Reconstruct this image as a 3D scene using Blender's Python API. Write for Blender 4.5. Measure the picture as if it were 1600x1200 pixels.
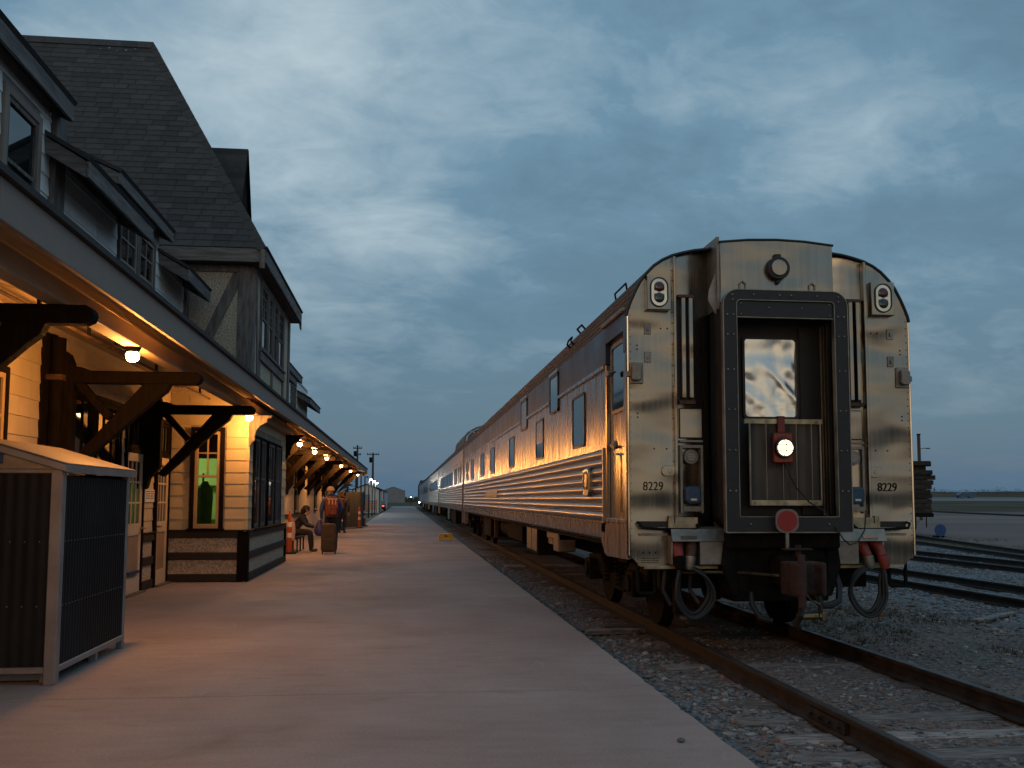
import bpy, bmesh, math, random
import numpy as np
from mathutils import Matrix, Vector
R = math.radians
rnd = random.Random(7)
for o in list(bpy.data.objects):
    bpy.data.objects.remove(o)
sc = bpy.context.scene
COL = sc.collection

# ------------------------------------------------------------------ camera
cam = bpy.data.cameras.new('camera'); co = bpy.data.objects.new('camera', cam); COL.objects.link(co)
PSI, PIT, ROL, EYE = 0.111187, 0.083382, 0.002763, 1.460
fw = Vector((math.sin(PSI)*math.cos(PIT), math.cos(PSI)*math.cos(PIT), math.sin(PIT)))
r0 = Vector((math.cos(PSI), -math.sin(PSI), 0)); u0 = r0.cross(fw)
rt = r0*math.cos(ROL)+u0*math.sin(ROL); up = u0*math.cos(ROL)-r0*math.sin(ROL)
co.matrix_world = Matrix(((rt.x, up.x, -fw.x, 0), (rt.y, up.y, -fw.y, 0), (rt.z, up.z, -fw.z, EYE), (0, 0, 0, 1)))
cam.sensor_width = 36; cam.lens = 33.741; cam.shift_y = 0.03448
cam.clip_start = .05; cam.clip_end = 6000
sc.camera = co
sc.view_settings.view_transform = 'Standard'; sc.view_settings.look = 'None'
sc.view_settings.exposure = .06; sc.view_settings.gamma = 1; sc.view_settings.use_curve_mapping = False
sc.cycles.use_denoising = True
try:
    sc.cycles.denoiser = 'OPENIMAGEDENOISE'
except Exception:
    pass
sc.cycles.max_bounces = 6; sc.cycles.transparent_max_bounces = 8
sc.cycles.sample_clamp_indirect = 4.0
sc.cycles.caustics_reflective = False; sc.cycles.caustics_refractive = False

# ------------------------------------------------------------------ dusk sky
SUN_EL, SUN_AZ = R(2.5), R(200)          # low sun behind the photographer (compass angle from +Y)
w = bpy.data.worlds.new('World'); sc.world = w; w.use_nodes = True
nt = w.node_tree; nt.nodes.clear()
def N(t, **k):
    n = nt.nodes.new(t)
    for a, b in k.items(): setattr(n, a, b)
    return n
def L(a, b): nt.links.new(a, b)
def math_(op, a, b=None, c=None, clamp=False):
    n = N('ShaderNodeMath', operation=op, use_clamp=clamp)
    for i, v in enumerate((a, b, c)):
        if v is None: continue
        if isinstance(v, (int, float)): n.inputs[i].default_value = v
        else: L(v, n.inputs[i])
    return n.outputs[0]
def ramp(fac, stops, interp='EASE'):
    n = N('ShaderNodeValToRGB'); n.color_ramp.interpolation = interp
    e = n.color_ramp.elements
    while len(e) < len(stops): e.new(.5)
    for x, (p, c) in zip(e, stops):
        x.position = p; x.color = (*c, 1) if len(c) == 3 else c
    L(fac, n.inputs[0]); return n.outputs[0]
def mixc(fac, a, b, mode='MIX'):
    n = N('ShaderNodeMix', data_type='RGBA', blend_type=mode)
    for s, v in ((n.inputs[0], fac), (n.inputs[6], a), (n.inputs[7], b)):
        if isinstance(v, (int, float)): s.default_value = v
        elif isinstance(v, tuple): s.default_value = (*v, 1)
        else: L(v, s)
    return n.outputs[2]
tc = N('ShaderNodeTexCoord'); sep = N('ShaderNodeSeparateXYZ'); L(tc.outputs['Generated'], sep.inputs[0])
dx, dy, dz = sep.outputs
zc = math_('MAXIMUM', dz, 0.0)
den = math_('ADD', zc, 0.26)
cx, cy = math_('DIVIDE', dx, den), math_('DIVIDE', dy, den)
comb = N('ShaderNodeCombineXYZ'); L(cx, comb.inputs[0]); L(cy, comb.inputs[1])
mp = N('ShaderNodeMapping'); L(comb.outputs[0], mp.inputs[0]); mp.inputs['Location'].default_value = (1.7, .35, 0)
mp.inputs['Rotation'].default_value = (0, 0, R(-28)); mp.inputs['Scale'].default_value = (1.25, 1.55, 1)
def noise(sc_, det, rough=.55, dist=0., vec=None):
    n = N('ShaderNodeTexNoise'); n.inputs['Scale'].default_value = sc_; n.inputs['Detail'].default_value = det
    n.inputs['Roughness'].default_value = rough; n.inputs['Distortion'].default_value = dist
    L(vec or mp.outputs[0], n.inputs['Vector']); return n.outputs['Fac']
big = noise(.75, 3, .5, .3)
fine = noise(2.3, 9, .6, .5)
wisp = noise(6.5, 6, .6, .8)
base = ramp(zc, [(0, (.048, .122, .205)), (.03, (.052, .128, .212)), (.12, (.076, .155, .238)), (.33, (.122, .226, .318)), (.60, (.140, .248, .342)), (.85, (.24, .36, .45)), (1., (.30, .43, .52))], 'LINEAR')
cl = math_('ADD', math_('MULTIPLY', big, .50), math_('ADD', math_('MULTIPLY', fine, .48), math_('MULTIPLY', wisp, .22)))
nd = N('ShaderNodeVectorMath', operation='NORMALIZE'); L(tc.outputs['Generated'], nd.inputs[0])
for (vx, vy, vz), wd_, amp in (((-.128,.909,.397), .012, .10), ((-.05,.907,.42), .014, .06), ((-.068,.978,.195), .006, .13), ((-.075,.964,.257), .006, .05), ((.38,.865,.325), .004, .09), ((.455,.828,.328), .003, .06), ((.52,.70,.49), .04, -.06), ((.26,.86,.43), .03, -.05), ((.165,.93,.30), .02, -.04), ((.044,.99,.12), .02, -.05)):
    q = N('ShaderNodeVectorMath', operation='DOT_PRODUCT'); L(nd.outputs[0], q.inputs[0]); ln_ = math.sqrt(vx*vx+vy*vy+vz*vz); q.inputs[1].default_value = (vx/ln_, vy/ln_, vz/ln_)
    cl = math_('ADD', cl, math_('MULTIPLY', math_('POWER', 2.718, math_('DIVIDE', math_('SUBTRACT', q.outputs['Value'], 1.0), wd_)), amp))
bright = ramp(cl, [(.575, (0, 0, 0)), (.68, (.30, .30, .30)), (.90, (1, 1, 1))], 'LINEAR')
dark = ramp(cl, [(.46, (1, 1, 1)), (.60, (0, 0, 0))])
fadeh = ramp(zc, [(.04, (.06, .06, .06)), (.20, (.70, .70, .70)), (.32, (1, 1, 1))], 'LINEAR')
skyc = mixc(mixc(1., bright, fadeh, 'MULTIPLY'), base, (.42, .515, .565))
skyc = mixc(math_('MULTIPLY', dark, .55), skyc, (.072, .143, .212))
# the warm afterglow behind the photographer, opposite the view
az = math_('ADD', math_('MULTIPLY', dx, math.sin(SUN_AZ)), math_('MULTIPLY', dy, math.cos(SUN_AZ)))
azf = ramp(az, [(.15, (0, 0, 0)), (.9, (1, 1, 1))])
elf = ramp(dz, [(.0, (.8, .8, .8)), (.07, (1, 1, 1)), (.20, (.45, .45, .45)), (.38, (.14, .14, .14)), (.6, (0, 0, 0))], 'EASE')
glow = mixc(1., azf, elf, 'MULTIPLY')
skyc = mixc(glow, skyc, (.58, .485, .36))
nish = N('ShaderNodeTexSky', sky_type='NISHITA', sun_disc=False, sun_elevation=SUN_EL, sun_rotation=SUN_AZ)
nb = N('ShaderNodeBackground'); L(nish.outputs[0], nb.inputs[0]); nb.inputs[1].default_value = .02
cb = N('ShaderNodeBackground'); L(skyc, cb.inputs[0]); cb.inputs[1].default_value = 1.08
ads = N('ShaderNodeAddShader'); L(nb.outputs[0], ads.inputs[0]); L(cb.outputs[0], ads.inputs[1])
wo = N('ShaderNodeOutputWorld'); L(ads.outputs[0], wo.inputs[0])
sl = bpy.data.lights.new('sun', 'SUN'); sl.energy = .14; sl.angle = R(25); sl.color = (1, .78, .5)
so = bpy.data.objects.new('sun', sl); COL.objects.link(so)
sd = Vector((math.sin(SUN_AZ)*math.cos(R(7)), math.cos(SUN_AZ)*math.cos(R(7)), math.sin(R(7))))
so.rotation_euler = sd.to_track_quat('Z', 'Y').to_euler()

# ------------------------------------------------------------------ helpers
ORG = {}
def tag(o, label=None, cat=None, group=None, kind=None):
    if label: o['label'] = label
    if cat: o['category'] = cat
    if group: o['group'] = group
    if kind: o['kind'] = kind
    return o
def empty(name, loc, label=None, cat=None, group=None, kind=None, rz=0):
    o = bpy.data.objects.new(name, None); COL.objects.link(o); o.location = loc; o.rotation_euler.z = rz
    o.empty_display_size = .2
    ORG[o.name] = Vector(loc); return tag(o, label, cat, group, kind)
def sub(name, parent):            # a grouping part without geometry of its own is an Empty under its thing
    o = bpy.data.objects.new(name, None); COL.objects.link(o); o.parent = parent
    ORG[o.name] = ORG[parent.name].copy(); return o
class MB:
    def __init__(s, fn=None): s.v = []; s.f = []; s.mi = []; s.fn = fn; s.m = 0
    def pt(s, p): s.v.append(tuple(s.fn(*p)) if s.fn else tuple(p)); return len(s.v)-1
    def face(s, ids): s.f.append(tuple(ids)); s.mi.append(s.m)
    def quad(s, *ps): s.face([s.pt(p) for p in ps]); return s
    def box(s, x0, x1, y0, y1, z0, z1):
        i = [s.pt(p) for p in ((x0,y0,z0),(x1,y0,z0),(x1,y1,z0),(x0,y1,z0),(x0,y0,z1),(x1,y0,z1),(x1,y1,z1),(x0,y1,z1))]
        for q in ((3,2,1,0),(4,5,6,7),(0,1,5,4),(1,2,6,5),(2,3,7,6),(3,0,4,7)): s.face([i[k] for k in q])
        return s
    def beam(s, p0, p1, wd, ht, upv=(0,0,1)):
        p0, p1 = Vector(p0), Vector(p1); t = (p1-p0).normalized(); u = Vector(upv); sd = t.cross(u).normalized(); u = sd.cross(t)
        c = []
        for p in (p0, p1):
            for a, b in ((-1,-1),(1,-1),(1,1),(-1,1)): c.append(s.pt(p+sd*a*wd/2+u*b*ht/2))
        for q in ((3,2,1,0),(4,5,6,7),(0,1,5,4),(1,2,6,5),(2,3,7,6),(3,0,4,7)): s.face([c[k] for k in q])
        return s
    def prism(s, poly, ax, a0, a1):
        def P(u, v, a): return {'x': (a,u,v), 'y': (u,a,v), 'z': (u,v,a)}[ax]
        A = [s.pt(P(u,v,a0)) for u, v in poly]; B = [s.pt(P(u,v,a1)) for u, v in poly]; n = len(poly)
        s.face(A[::-1]); s.face(B)
        for k in range(n): s.face((A[k], A[(k+1)%n], B[(k+1)%n], B[k]))
        return s
    def sheet(s, prof, ax, stops):            # open profile swept along an axis
        def P(u, v, a): return {'x': (a,u,v), 'y': (u,a,v), 'z': (u,v,a)}[ax]
        rows = [[s.pt(P(u,v,a)) for u, v in prof] for a in stops]
        for r1, r2 in zip(rows, rows[1:]):
            for k in range(len(prof)-1): s.face((r1[k], r1[k+1], r2[k+1], r2[k]))
        return s
    def tube(s, pts, r, n=8, caps=True):
        pts = [Vector(p) for p in pts]; rings = []; pn = None
        rr = r if isinstance(r, (list, tuple)) else [r]*len(pts)
        for i, p in enumerate(pts):
            t = (pts[min(i+1, len(pts)-1)]-pts[max(i-1, 0)]).normalized()
            if pn is None:
                pn = t.orthogonal().normalized()
            pn = (pn-t*pn.dot(t))
            pn = pn.normalized() if pn.length > 1e-6 else t.orthogonal().normalized()
            b = t.cross(pn)
            rings.append([s.pt(p+(pn*math.cos(k*2*math.pi/n)+b*math.sin(k*2*math.pi/n))*rr[i]) for k in range(n)])
        for a, b in zip(rings, rings[1:]):
            for k in range(n): s.face((a[k], a[(k+1)%n], b[(k+1)%n], b[k]))
        if caps: s.face(rings[0][::-1]); s.face(rings[-1])
        return s
    def cyl(s, p0, p1, r0, r1=None, n=16): return s.tube([p0, p1], [r0, r0 if r1 is None else r1], n)
    def ball(s, c, r, n=12, m=8, sx=1, sy=1, sz=1):
        c = Vector(c); rows = []
        for j in range(1, m):
            th = math.pi*j/m
            rows.append([s.pt((c.x+r*sx*math.sin(th)*math.cos(2*math.pi*k/n), c.y+r*sy*math.sin(th)*math.sin(2*math.pi*k/n), c.z+r*sz*math.cos(th))) for k in range(n)])
        t = s.pt((c.x, c.y, c.z+r*sz)); b = s.pt((c.x, c.y, c.z-r*sz))
        for k in range(n): s.face((t, rows[0][k], rows[0][(k+1)%n])); s.face((b, rows[-1][(k+1)%n], rows[-1][k]))
        for a, bb in zip(rows, rows[1:]):
            for k in range(n): s.face((a[k], bb[k], bb[(k+1)%n], a[(k+1)%n]))
        return s
    def build(s, name, mats, parent=None, org=None, smooth=False, bevel=0, fix=True, seg=1):
        me = bpy.data.meshes.new(name); o = bpy.data.objects.new(name, me)
        g = ORG[parent.name] if parent is not None else Vector(org or (0, 0, 0))
        me.from_pydata([(a-g.x, b-g.y, c-g.z) for a, b, c in s.v], [], s.f)
        mats = mats if isinstance(mats, (list, tuple)) else [mats]
        for m in mats: me.materials.append(m)
        if len(mats) > 1: me.polygons.foreach_set('material_index', s.mi)
        if fix:
            bm = bmesh.new(); bm.from_mesh(me); bmesh.ops.recalc_face_normals(bm, faces=bm.faces); bm.to_mesh(me); bm.free()
        if smooth:
            me.polygons.foreach_set('use_smooth', [True]*len(me.polygons))
            try:
                me.set_sharp_from_angle(angle=R(38))
            except Exception: pass
        COL.objects.link(o)
        if parent is not None: o.parent = parent
        else: o.location = g
        ORG[o.name] = g.copy()
        if bevel:
            b = o.modifiers.new('bevel', 'BEVEL'); b.width = bevel; b.segments = seg; b.limit_method = 'ANGLE'; b.angle_limit = R(40)
        return o
def copy_tree(src, loc=None, rz=None, label=None, parent=None, group=None):
    c = src.copy(); COL.objects.link(c)
    if parent is not None: c.parent = parent
    if loc is not None: c.location = loc
    if rz is not None: c.rotation_euler.z = rz
    if label: c['label'] = label
    if group: c['group'] = group
    for ch in src.children: copy_tree(ch, parent=c)
    return c

# ------------------------------------------------------------------ materials
def mat(name, col, rough=.6, metal=0., var=.2, scale=3., stretch=(1,1,1), bump=0., bscale=30., bstretch=None, bdist=.02,
        col2=None, rand=0., rvar=.1, wave=None, spec=.5, detail=5, bdetail=4):
    m = bpy.data.materials.new(name); m.use_nodes = True; t = m.node_tree; n = t.nodes
    bs = n['Principled BSDF']; bs.inputs['Roughness'].default_value = rough; bs.inputs['Metallic'].default_value = metal
    bs.inputs['Specular IOR Level'].default_value = spec
    tcn = n.new('ShaderNodeTexCoord'); mpn = n.new('ShaderNodeMapping'); mpn.inputs['Scale'].default_value = stretch
    t.links.new(tcn.outputs['Object'], mpn.inputs[0])
    vec = mpn.outputs[0]
    if rand:
        oi = n.new('ShaderNodeObjectInfo'); ad = n.new('ShaderNodeVectorMath'); ad.operation = 'ADD'
        ml = n.new('ShaderNodeVectorMath'); ml.operation = 'SCALE'; ml.inputs[3].default_value = 37.
        cb_ = n.new('ShaderNodeCombineXYZ')
        for k in range(3): t.links.new(oi.outputs['Random'], cb_.inputs[k])
        t.links.new(cb_.outputs[0], ml.inputs[0]); t.links.new(vec, ad.inputs[0]); t.links.new(ml.outputs[0], ad.inputs[1]); vec = ad.outputs[0]
    nz = n.new('ShaderNodeTexNoise'); nz.inputs['Scale'].default_value = scale; nz.inputs['Detail'].default_value = detail; nz.inputs['Roughness'].default_value = .6
    t.links.new(vec, nz.inputs['Vector'])
    rp = n.new('ShaderNodeValToRGB'); t.links.new(nz.outputs['Fac'], rp.inputs[0])
    c = Vector(col); c2 = Vector(col2) if col2 else c*(1+var)
    rp.color_ramp.elements[0].position = .36; rp.color_ramp.elements[0].color = (*(c*(1-var)), 1)
    rp.color_ramp.elements[1].position = .66; rp.color_ramp.elements[1].color = (*[min(1, x) for x in c2], 1)
    out = rp.outputs[0]
    if rand:
        hs = n.new('ShaderNodeHueSaturation'); mr = n.new('ShaderNodeMapRange')
        mr.inputs[3].default_value = 1-rand; mr.inputs[4].default_value = 1+rand
        t.links.new(oi.outputs['Random'], mr.inputs[0]); t.links.new(mr.outputs[0], hs.inputs['Value']); t.links.new(out, hs.inputs['Color']); out = hs.outputs[0]
    t.links.new(out, bs.inputs['Base Color'])
    mr2 = n.new('ShaderNodeMapRange'); t.links.new(nz.outputs['Fac'], mr2.inputs[0])
    mr2.inputs[1].default_value = .3; mr2.inputs[2].default_value = .7
    mr2.inputs[3].default_value = max(.02, rough-rvar); mr2.inputs[4].default_value = min(1, rough+rvar)
    t.links.new(mr2.outputs[0], bs.inputs['Roughness'])
    if bump:
        mp2 = n.new('ShaderNodeMapping'); mp2.inputs['Scale'].default_value = bstretch or (1,1,1); t.links.new(tcn.outputs['Object'], mp2.inputs[0])
        if wave:
            b0 = n.new('ShaderNodeTexWave'); b0.bands_direction = wave; b0.inputs['Scale'].default_value = bscale; b0.inputs['Distortion'].default_value = .6
            h = b0.outputs['Fac']
        else:
            b0 = n.new('ShaderNodeTexNoise'); b0.inputs['Scale'].default_value = bscale; b0.inputs['Detail'].default_value = bdetail; h = b0.outputs['Fac']
        t.links.new(mp2.outputs[0], b0.inputs['Vector'])
        bp = n.new('ShaderNodeBump'); bp.inputs['Strength'].default_value = bump; bp.inputs['Distance'].default_value = bdist
        t.links.new(h, bp.inputs['Height']); t.links.new(bp.outputs[0], bs.inputs['Normal'])
    return m
def split_islands(o):
    """separate pieces of one mesh become objects of their own"""
    bm = bmesh.new(); bm.from_mesh(o.data); bm.verts.ensure_lookup_table(); seen = set(); groups = []
    for v in bm.verts:
        if v.index in seen: continue
        st_ = [v]; seen.add(v.index); g_ = []
        while st_:
            q = st_.pop(); g_.append(q.index)
            for e_ in q.link_edges:
                k = e_.other_vert(q)
                if k.index not in seen: seen.add(k.index); st_.append(k)
        groups.append(set(g_))
    bm.free()
    if len(groups) < 2: return
    src = o.data
    for n, g_ in enumerate(groups):
        b2 = bmesh.new(); b2.from_mesh(src); b2.verts.ensure_lookup_table()
        bmesh.ops.delete(b2, geom=[v for v in b2.verts if v.index not in g_], context='VERTS')
        me = src.copy(); b2.to_mesh(me); b2.free()
        if n == 0: o.data = me
        else: c = o.copy(); c.data = me; COL.objects.link(c)
def emit(name, col, s):
    m = bpy.data.materials.new(name); m.use_nodes = True; b = m.node_tree.nodes['Principled BSDF']
    b.inputs['Base Color'].default_value = (*col, 1); b.inputs['Emission Color'].default_value = (*col, 1); b.inputs['Emission Strength'].default_value = s
    return m
def glass(name, tint=(.8,.9,.9), rough=.03, fac=.5):
    m = bpy.data.materials.new(name); m.use_nodes = True; t = m.node_tree; n = t.nodes; n.remove(n['Principled BSDF'])
    tr = n.new('ShaderNodeBsdfTransparent'); tr.inputs[0].default_value = (*tint, 1)
    gl = n.new('ShaderNodeBsdfGlossy'); gl.inputs['Roughness'].default_value = rough
    fr = n.new('ShaderNodeFresnel'); fr.inputs[0].default_value = 1.5
    mx = n.new('ShaderNodeMixShader'); t.links.new(fr.outputs[0], mx.inputs[0]); t.links.new(tr.outputs[0], mx.inputs[1]); t.links.new(gl.outputs[0], mx.inputs[2])
    t.links.new(mx.outputs[0], n['Material Output'].inputs[0]); return m
M = {}
def concrete_mat():
    m = bpy.data.materials.new('concrete'); m.use_nodes = True; t = m.node_tree; n = t.nodes; bs = n['Principled BSDF']; K = t.links.new
    bs.inputs['Specular IOR Level'].default_value = .3
    gm = n.new('ShaderNodeNewGeometry')
    def nz(s, d, st=(1,1,1), dist=0.):
        q = n.new('ShaderNodeMapping'); q.inputs['Scale'].default_value = st; K(gm.outputs['Position'], q.inputs[0])
        k = n.new('ShaderNodeTexNoise'); k.inputs['Scale'].default_value = s; k.inputs['Detail'].default_value = d; k.inputs['Distortion'].default_value = dist; K(q.outputs[0], k.inputs['Vector']); return k.outputs['Fac']
    def rmp(f, st):
        k = n.new('ShaderNodeValToRGB'); e = k.color_ramp.elements
        while len(e) < len(st): e.new(.5)
        for q, (p, c) in zip(e, st): q.position = p; q.color = (*c, 1)
        K(f, k.inputs[0]); return k.outputs[0]
    def mx(f, a_, b_, mode='MIX'):
        k = n.new('ShaderNodeMix'); k.data_type = 'RGBA'; k.blend_type = mode
        for s, v in ((k.inputs[0], f), (k.inputs[6], a_), (k.inputs[7], b_)):
            if isinstance(v, float): s.default_value = v
            elif isinstance(v, tuple): s.default_value = (*v, 1)
            else: K(v, s)
        return k.outputs[2]
    c = rmp(nz(.55, 8, (1,.7,1), .4), [(.28, (.225,.182,.168)), (.5, (.275,.232,.219)), (.72, (.32,.283,.27))])
    c = mx(.30, c, rmp(nz(7, 8, (.35,1.2,1)), [(.3, (.70,.68,.67)), (.55, (1,1,1)), (.75, (1.15,1.13,1.12))]), 'MULTIPLY')
    c = mx(.6, c, rmp(nz(55, 4), [(.3, (.78,.76,.75)), (.6, (1.08,1.08,1.08))]), 'MULTIPLY')
    c = mx(rmp(nz(1.15, 9, (1,1.4,1), 1.2), [(.60, (0,0,0)), (.72, (.30,.30,.30))]), c, (.14,.105,.095))       # old spills and tyre grime
    c = mx(rmp(nz(2.6, 7, (1.6,.5,1), 2.5), [(.675, (0,0,0)), (.72, (.22,.22,.22))]), c, (.40,.37,.36))     # scuffed pale scratches
    vo = n.new('ShaderNodeTexVoronoi'); vo.feature = 'DISTANCE_TO_EDGE'; vo.inputs['Scale'].default_value = .33
    wv = n.new('ShaderNodeVectorMath'); wv.operation = 'ADD'; q2 = n.new('ShaderNodeTexNoise'); q2.inputs['Scale'].default_value = 2.2; q2.inputs['Detail'].default_value = 6; K(gm.outputs['Position'], q2.inputs['Vector'])
    sc2 = n.new('ShaderNodeVectorMath'); sc2.operation = 'SCALE'; sc2.inputs[3].default_value = .7; K(q2.outputs['Color'], sc2.inputs[0]); K(gm.outputs['Position'], wv.inputs[0]); K(sc2.outputs[0], wv.inputs[1]); K(wv.outputs[0], vo.inputs['Vector'])
    crack = rmp(vo.outputs['Distance'], [(.0, (.55,.55,.55)), (.0035, (0,0,0))])
    K(c, bs.inputs['Base Color']); r = rmp(nz(1.3, 6), [(.3, (.70,.70,.70)), (.7, (.92,.92,.92))]); K(r, bs.inputs['Roughness'])
    bp = n.new('ShaderNodeBump'); bp.inputs['Strength'].default_value = .30; bp.inputs['Distance'].default_value = .012; K(nz(70, 5, (.5,1.2,1)), bp.inputs['Height']); K(bp.outputs[0], bs.inputs['Normal'])
    return m
M['concrete'] = concrete_mat()
M['edge_concrete'] = M['concrete']
M['dirt'] = mat('yard_dirt', (.105,.095,.088), .95, var=.4, scale=.9, bump=.9, bscale=28, bdist=.03, detail=10)
M['sand'] = mat('pale_sand', (.20,.175,.165), .95, var=.25, scale=.12, bump=.3, bscale=3, detail=8)
M['grassy'] = mat('dry_grass', (.075,.062,.036), .95, var=.5, scale=.15, bump=.6, bscale=2., detail=8)
M['stone'] = mat('ballast_stone', (.140,.146,.155), .9, var=.5, scale=14, rvar=.1, spec=.2)
M['stone_pale'] = mat('ballast_stone_pale', (.26,.245,.23), .85, var=.3, scale=14)
M['stone_red'] = mat('ballast_stone_rusty', (.17,.115,.095), .88, var=.3, scale=14)
M['rail'] = mat('rail_rust', (.032,.027,.024), .7, .1, var=.4, scale=6, bump=.3, bscale=50, spec=.25)
M['rail_top'] = mat('rail_head_worn', (.05,.042,.038), .5, .5, var=.2, scale=5)
M['sleeper'] = mat('sleeper_wood', (.085,.07,.06), .9, var=.4, scale=5, stretch=(1,6,6), bump=.6, bscale=12, bstretch=(1,8,8), rand=.35)
M['sleeper_pale'] = mat('sleeper_wood_bleached', (.19,.175,.168), .9, var=.6, scale=5, stretch=(1,6,6), bump=.6, bscale=12, bstretch=(1,8,8), rand=.3)
M['siding'] = mat('siding_cream', (.52,.445,.31), .75, var=.07, scale=3, bump=.35, bscale=22, wave='X', bdist=.01, rand=.06)
M['siding_y'] = mat('siding_cream_y', (.52,.445,.31), .75, var=.07, scale=3, bump=.35, bscale=22, wave='Y', bdist=.01, rand=.06)
M['siding_white'] = mat('siding_white', (.85,.85,.84), .75, var=.06, scale=3, bump=.2, bscale=22, wave='Y', bdist=.01, rand=.05)
M['wallback'] = mat('wall_sheathing', (.30,.27,.22), .9)
M['brown'] = mat('brown_timber', (.0085,.0060,.0045), .85, var=.4, scale=4, stretch=(6,6,1), bump=.4, bscale=8, bstretch=(8,8,1), spec=.10)
M['brown_h'] = mat('brown_timber_board', (.020,.014,.010), .7, var=.4, scale=4, bump=.3, bscale=20)
M['grey_timber'] = mat('weathered_timber', (.15,.132,.122), .85, var=.45, scale=4, stretch=(5,5,.7), bump=.6, bscale=9, bstretch=(8,8,1))
M['grey_y'] = mat('weathered_board', (.15,.137,.135), .85, var=.45, scale=4, stretch=(5,.5,5), bump=.5, bscale=9, bstretch=(8,.7,8))
M['grey_x'] = mat('weathered_crossboard', (.15,.135,.128), .85, var=.45, scale=4, stretch=(.5,5,5), bump=.5, bscale=9, bstretch=(.7,8,8))
M['fascia'] = mat('grey_fascia_paint', (.25,.20,.17), .7, var=.10, scale=2, bump=.1, bscale=30)
M['soffit'] = mat('soffit_board', (.42,.33,.22), .65, var=.15, scale=2, stretch=(8,.6,8), rand=.12)
M['purlin'] = mat('painted_purlin', (.34,.25,.165), .65, var=.2, scale=2, stretch=(4,.5,4))
M['stucco'] = mat('pebble_dash', (.52,.435,.335), .95, var=.45, scale=38, bump=1., bscale=70, bdist=.02, detail=8)
M['roofing'] = [mat('roof_shingle_%s' % a, c, .92, var=.25, scale=9, bump=.6, bscale=120, bdist=.006) for a, c in
                (('dark', (.032,.032,.033)), ('mid', (.042,.041,.042)), ('warm', (.046,.044,.044)), ('pale', (.054,.053,.054)))]
M['roofplane'] = mat('roof_underlay', (.018,.018,.018), .95, bump=.5, bscale=20)
M['metalroof'] = M['roofing'][1]
M['tan'] = mat('tan_window_frame', (.40,.29,.16), .55, var=.12, scale=4)
M['cream_door'] = mat('cream_door_paint', (.62,.52,.38), .5, var=.07, scale=3)
M['door_kick'] = mat('door_kick_panel', (.34,.25,.17), .6, var=.1, scale=3)
M['pane'] = mat('dark_window_glass', (.012,.014,.016), .05, var=.1, rvar=.01, spec=.9)
M['pane_curtain'] = mat('curtain_cloth', (.06,.055,.05), .8, var=.5, scale=3, stretch=(9,9,.2))
M['glass'] = glass('window_glass')
M['green'] = mat('green_room_paint', (.48,.58,.26), .7, var=.06)
M['black'] = mat('black_paint', (.012,.012,.012), .55, var=.3, scale=5)
M['iron'] = mat('sooty_iron', (.009,.0085,.008), .85, .0, var=.5, scale=7, bump=.5, bscale=25, spec=.12)
M['rust'] = mat('rusty_iron', (.085,.045,.028), .8, .1, var=.5, scale=9, bump=.5, bscale=30)
M['alu'] = mat('aluminium_frame', (.27,.26,.26), .5, .4, var=.15, scale=4)
M['corr'] = mat('dark_corrugated_sheet', (.014,.0148,.0165), .6, .0, var=.30, scale=2, detail=9, spec=.2)
M['shedroof'] = mat('shed_roof_sheet', (.15,.135,.125), .65, .2, var=.2, scale=3, bump=.2, bscale=8)
# stainless steel of the train: dents in the end plates, vertical oil-canning on the sides, brushed grain
M['steel_end'] = mat('stainless_end', (.31,.282,.24), .26, 1., var=.07, scale=1.5, stretch=(14,3,.25), bump=.85, bscale=1.7, bstretch=(.8,1,1.4), bdist=.10, bdetail=.6, rvar=.04)
M['steel_side'] = mat('stainless_side', (.26,.232,.222), .27, 1., var=.08, scale=2., stretch=(1,3,.4), bump=.45, bscale=1.7, bstretch=(1,2.2,.28), bdist=.05, bdetail=2, rvar=.05)
M['steel_flute'] = mat('stainless_flute', (.27,.245,.245), .34, 1., var=.10, scale=3., stretch=(1,.8,4), rvar=.05)
M['steel_roof'] = mat('stainless_roof', (.050,.050,.060), .65, .3, var=.2, scale=2., rvar=.08, spec=.25)
M['steel_dark'] = mat('dull_steel', (.26,.24,.215), .5, .8, var=.3, scale=5, bump=.2, bscale=12)
M['blue'] = mat('blue_letterboard', (.010,.024,.060), .40, .0, var=.15, scale=1.5, bump=.12, bscale=2, bdist=.03, spec=.35)
M['rubber'] = mat('black_rubber', (.016,.017,.019), .6, var=.35, scale=6, bump=.25, bscale=12)
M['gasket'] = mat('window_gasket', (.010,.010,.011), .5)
M['bronze'] = mat('bronze_jamb', (.20,.15,.08), .35, .9, var=.25, scale=4, stretch=(4,4,.5))
M['foil'] = mat('crinkled_foil', (.74,.75,.73), .20, 1., var=.10, scale=2.5, bump=.5, bscale=3.2, bstretch=(1.6,1,.8), bdist=.06, bdetail=1.2, rvar=.08)
M['canvas'] = mat('grey_canvas', (.060,.055,.050), .9, var=.3, scale=3, stretch=(3,1,.6), bump=.4, bscale=5)
M['creamlug'] = mat('cream_steel_lug', (.40,.34,.22), .6, .2, var=.35, scale=8)
M['red'] = mat('red_paint', (.30,.016,.014), .5, var=.12, scale=6)
M['redplug'] = mat('red_cable_plug', (.22,.035,.025), .55, var=.4, scale=8)
M['bluebox'] = mat('blue_receptacle', (.020,.065,.13), .45, var=.25, scale=8)
M['red_lens'] = mat('dark_red_lens', (.05,.008,.008), .12, spec=.8, rvar=.02)
M['green_lens'] = mat('dark_green_lens', (.006,.022,.026), .12, spec=.8, rvar=.02)
M['chrome'] = mat('chromed_rim', (.66,.62,.52), .18, 1., rvar=.04)
M['red_dark'] = mat('dull_red_paint', (.13,.018,.014), .6, var=.25, scale=6)
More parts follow.
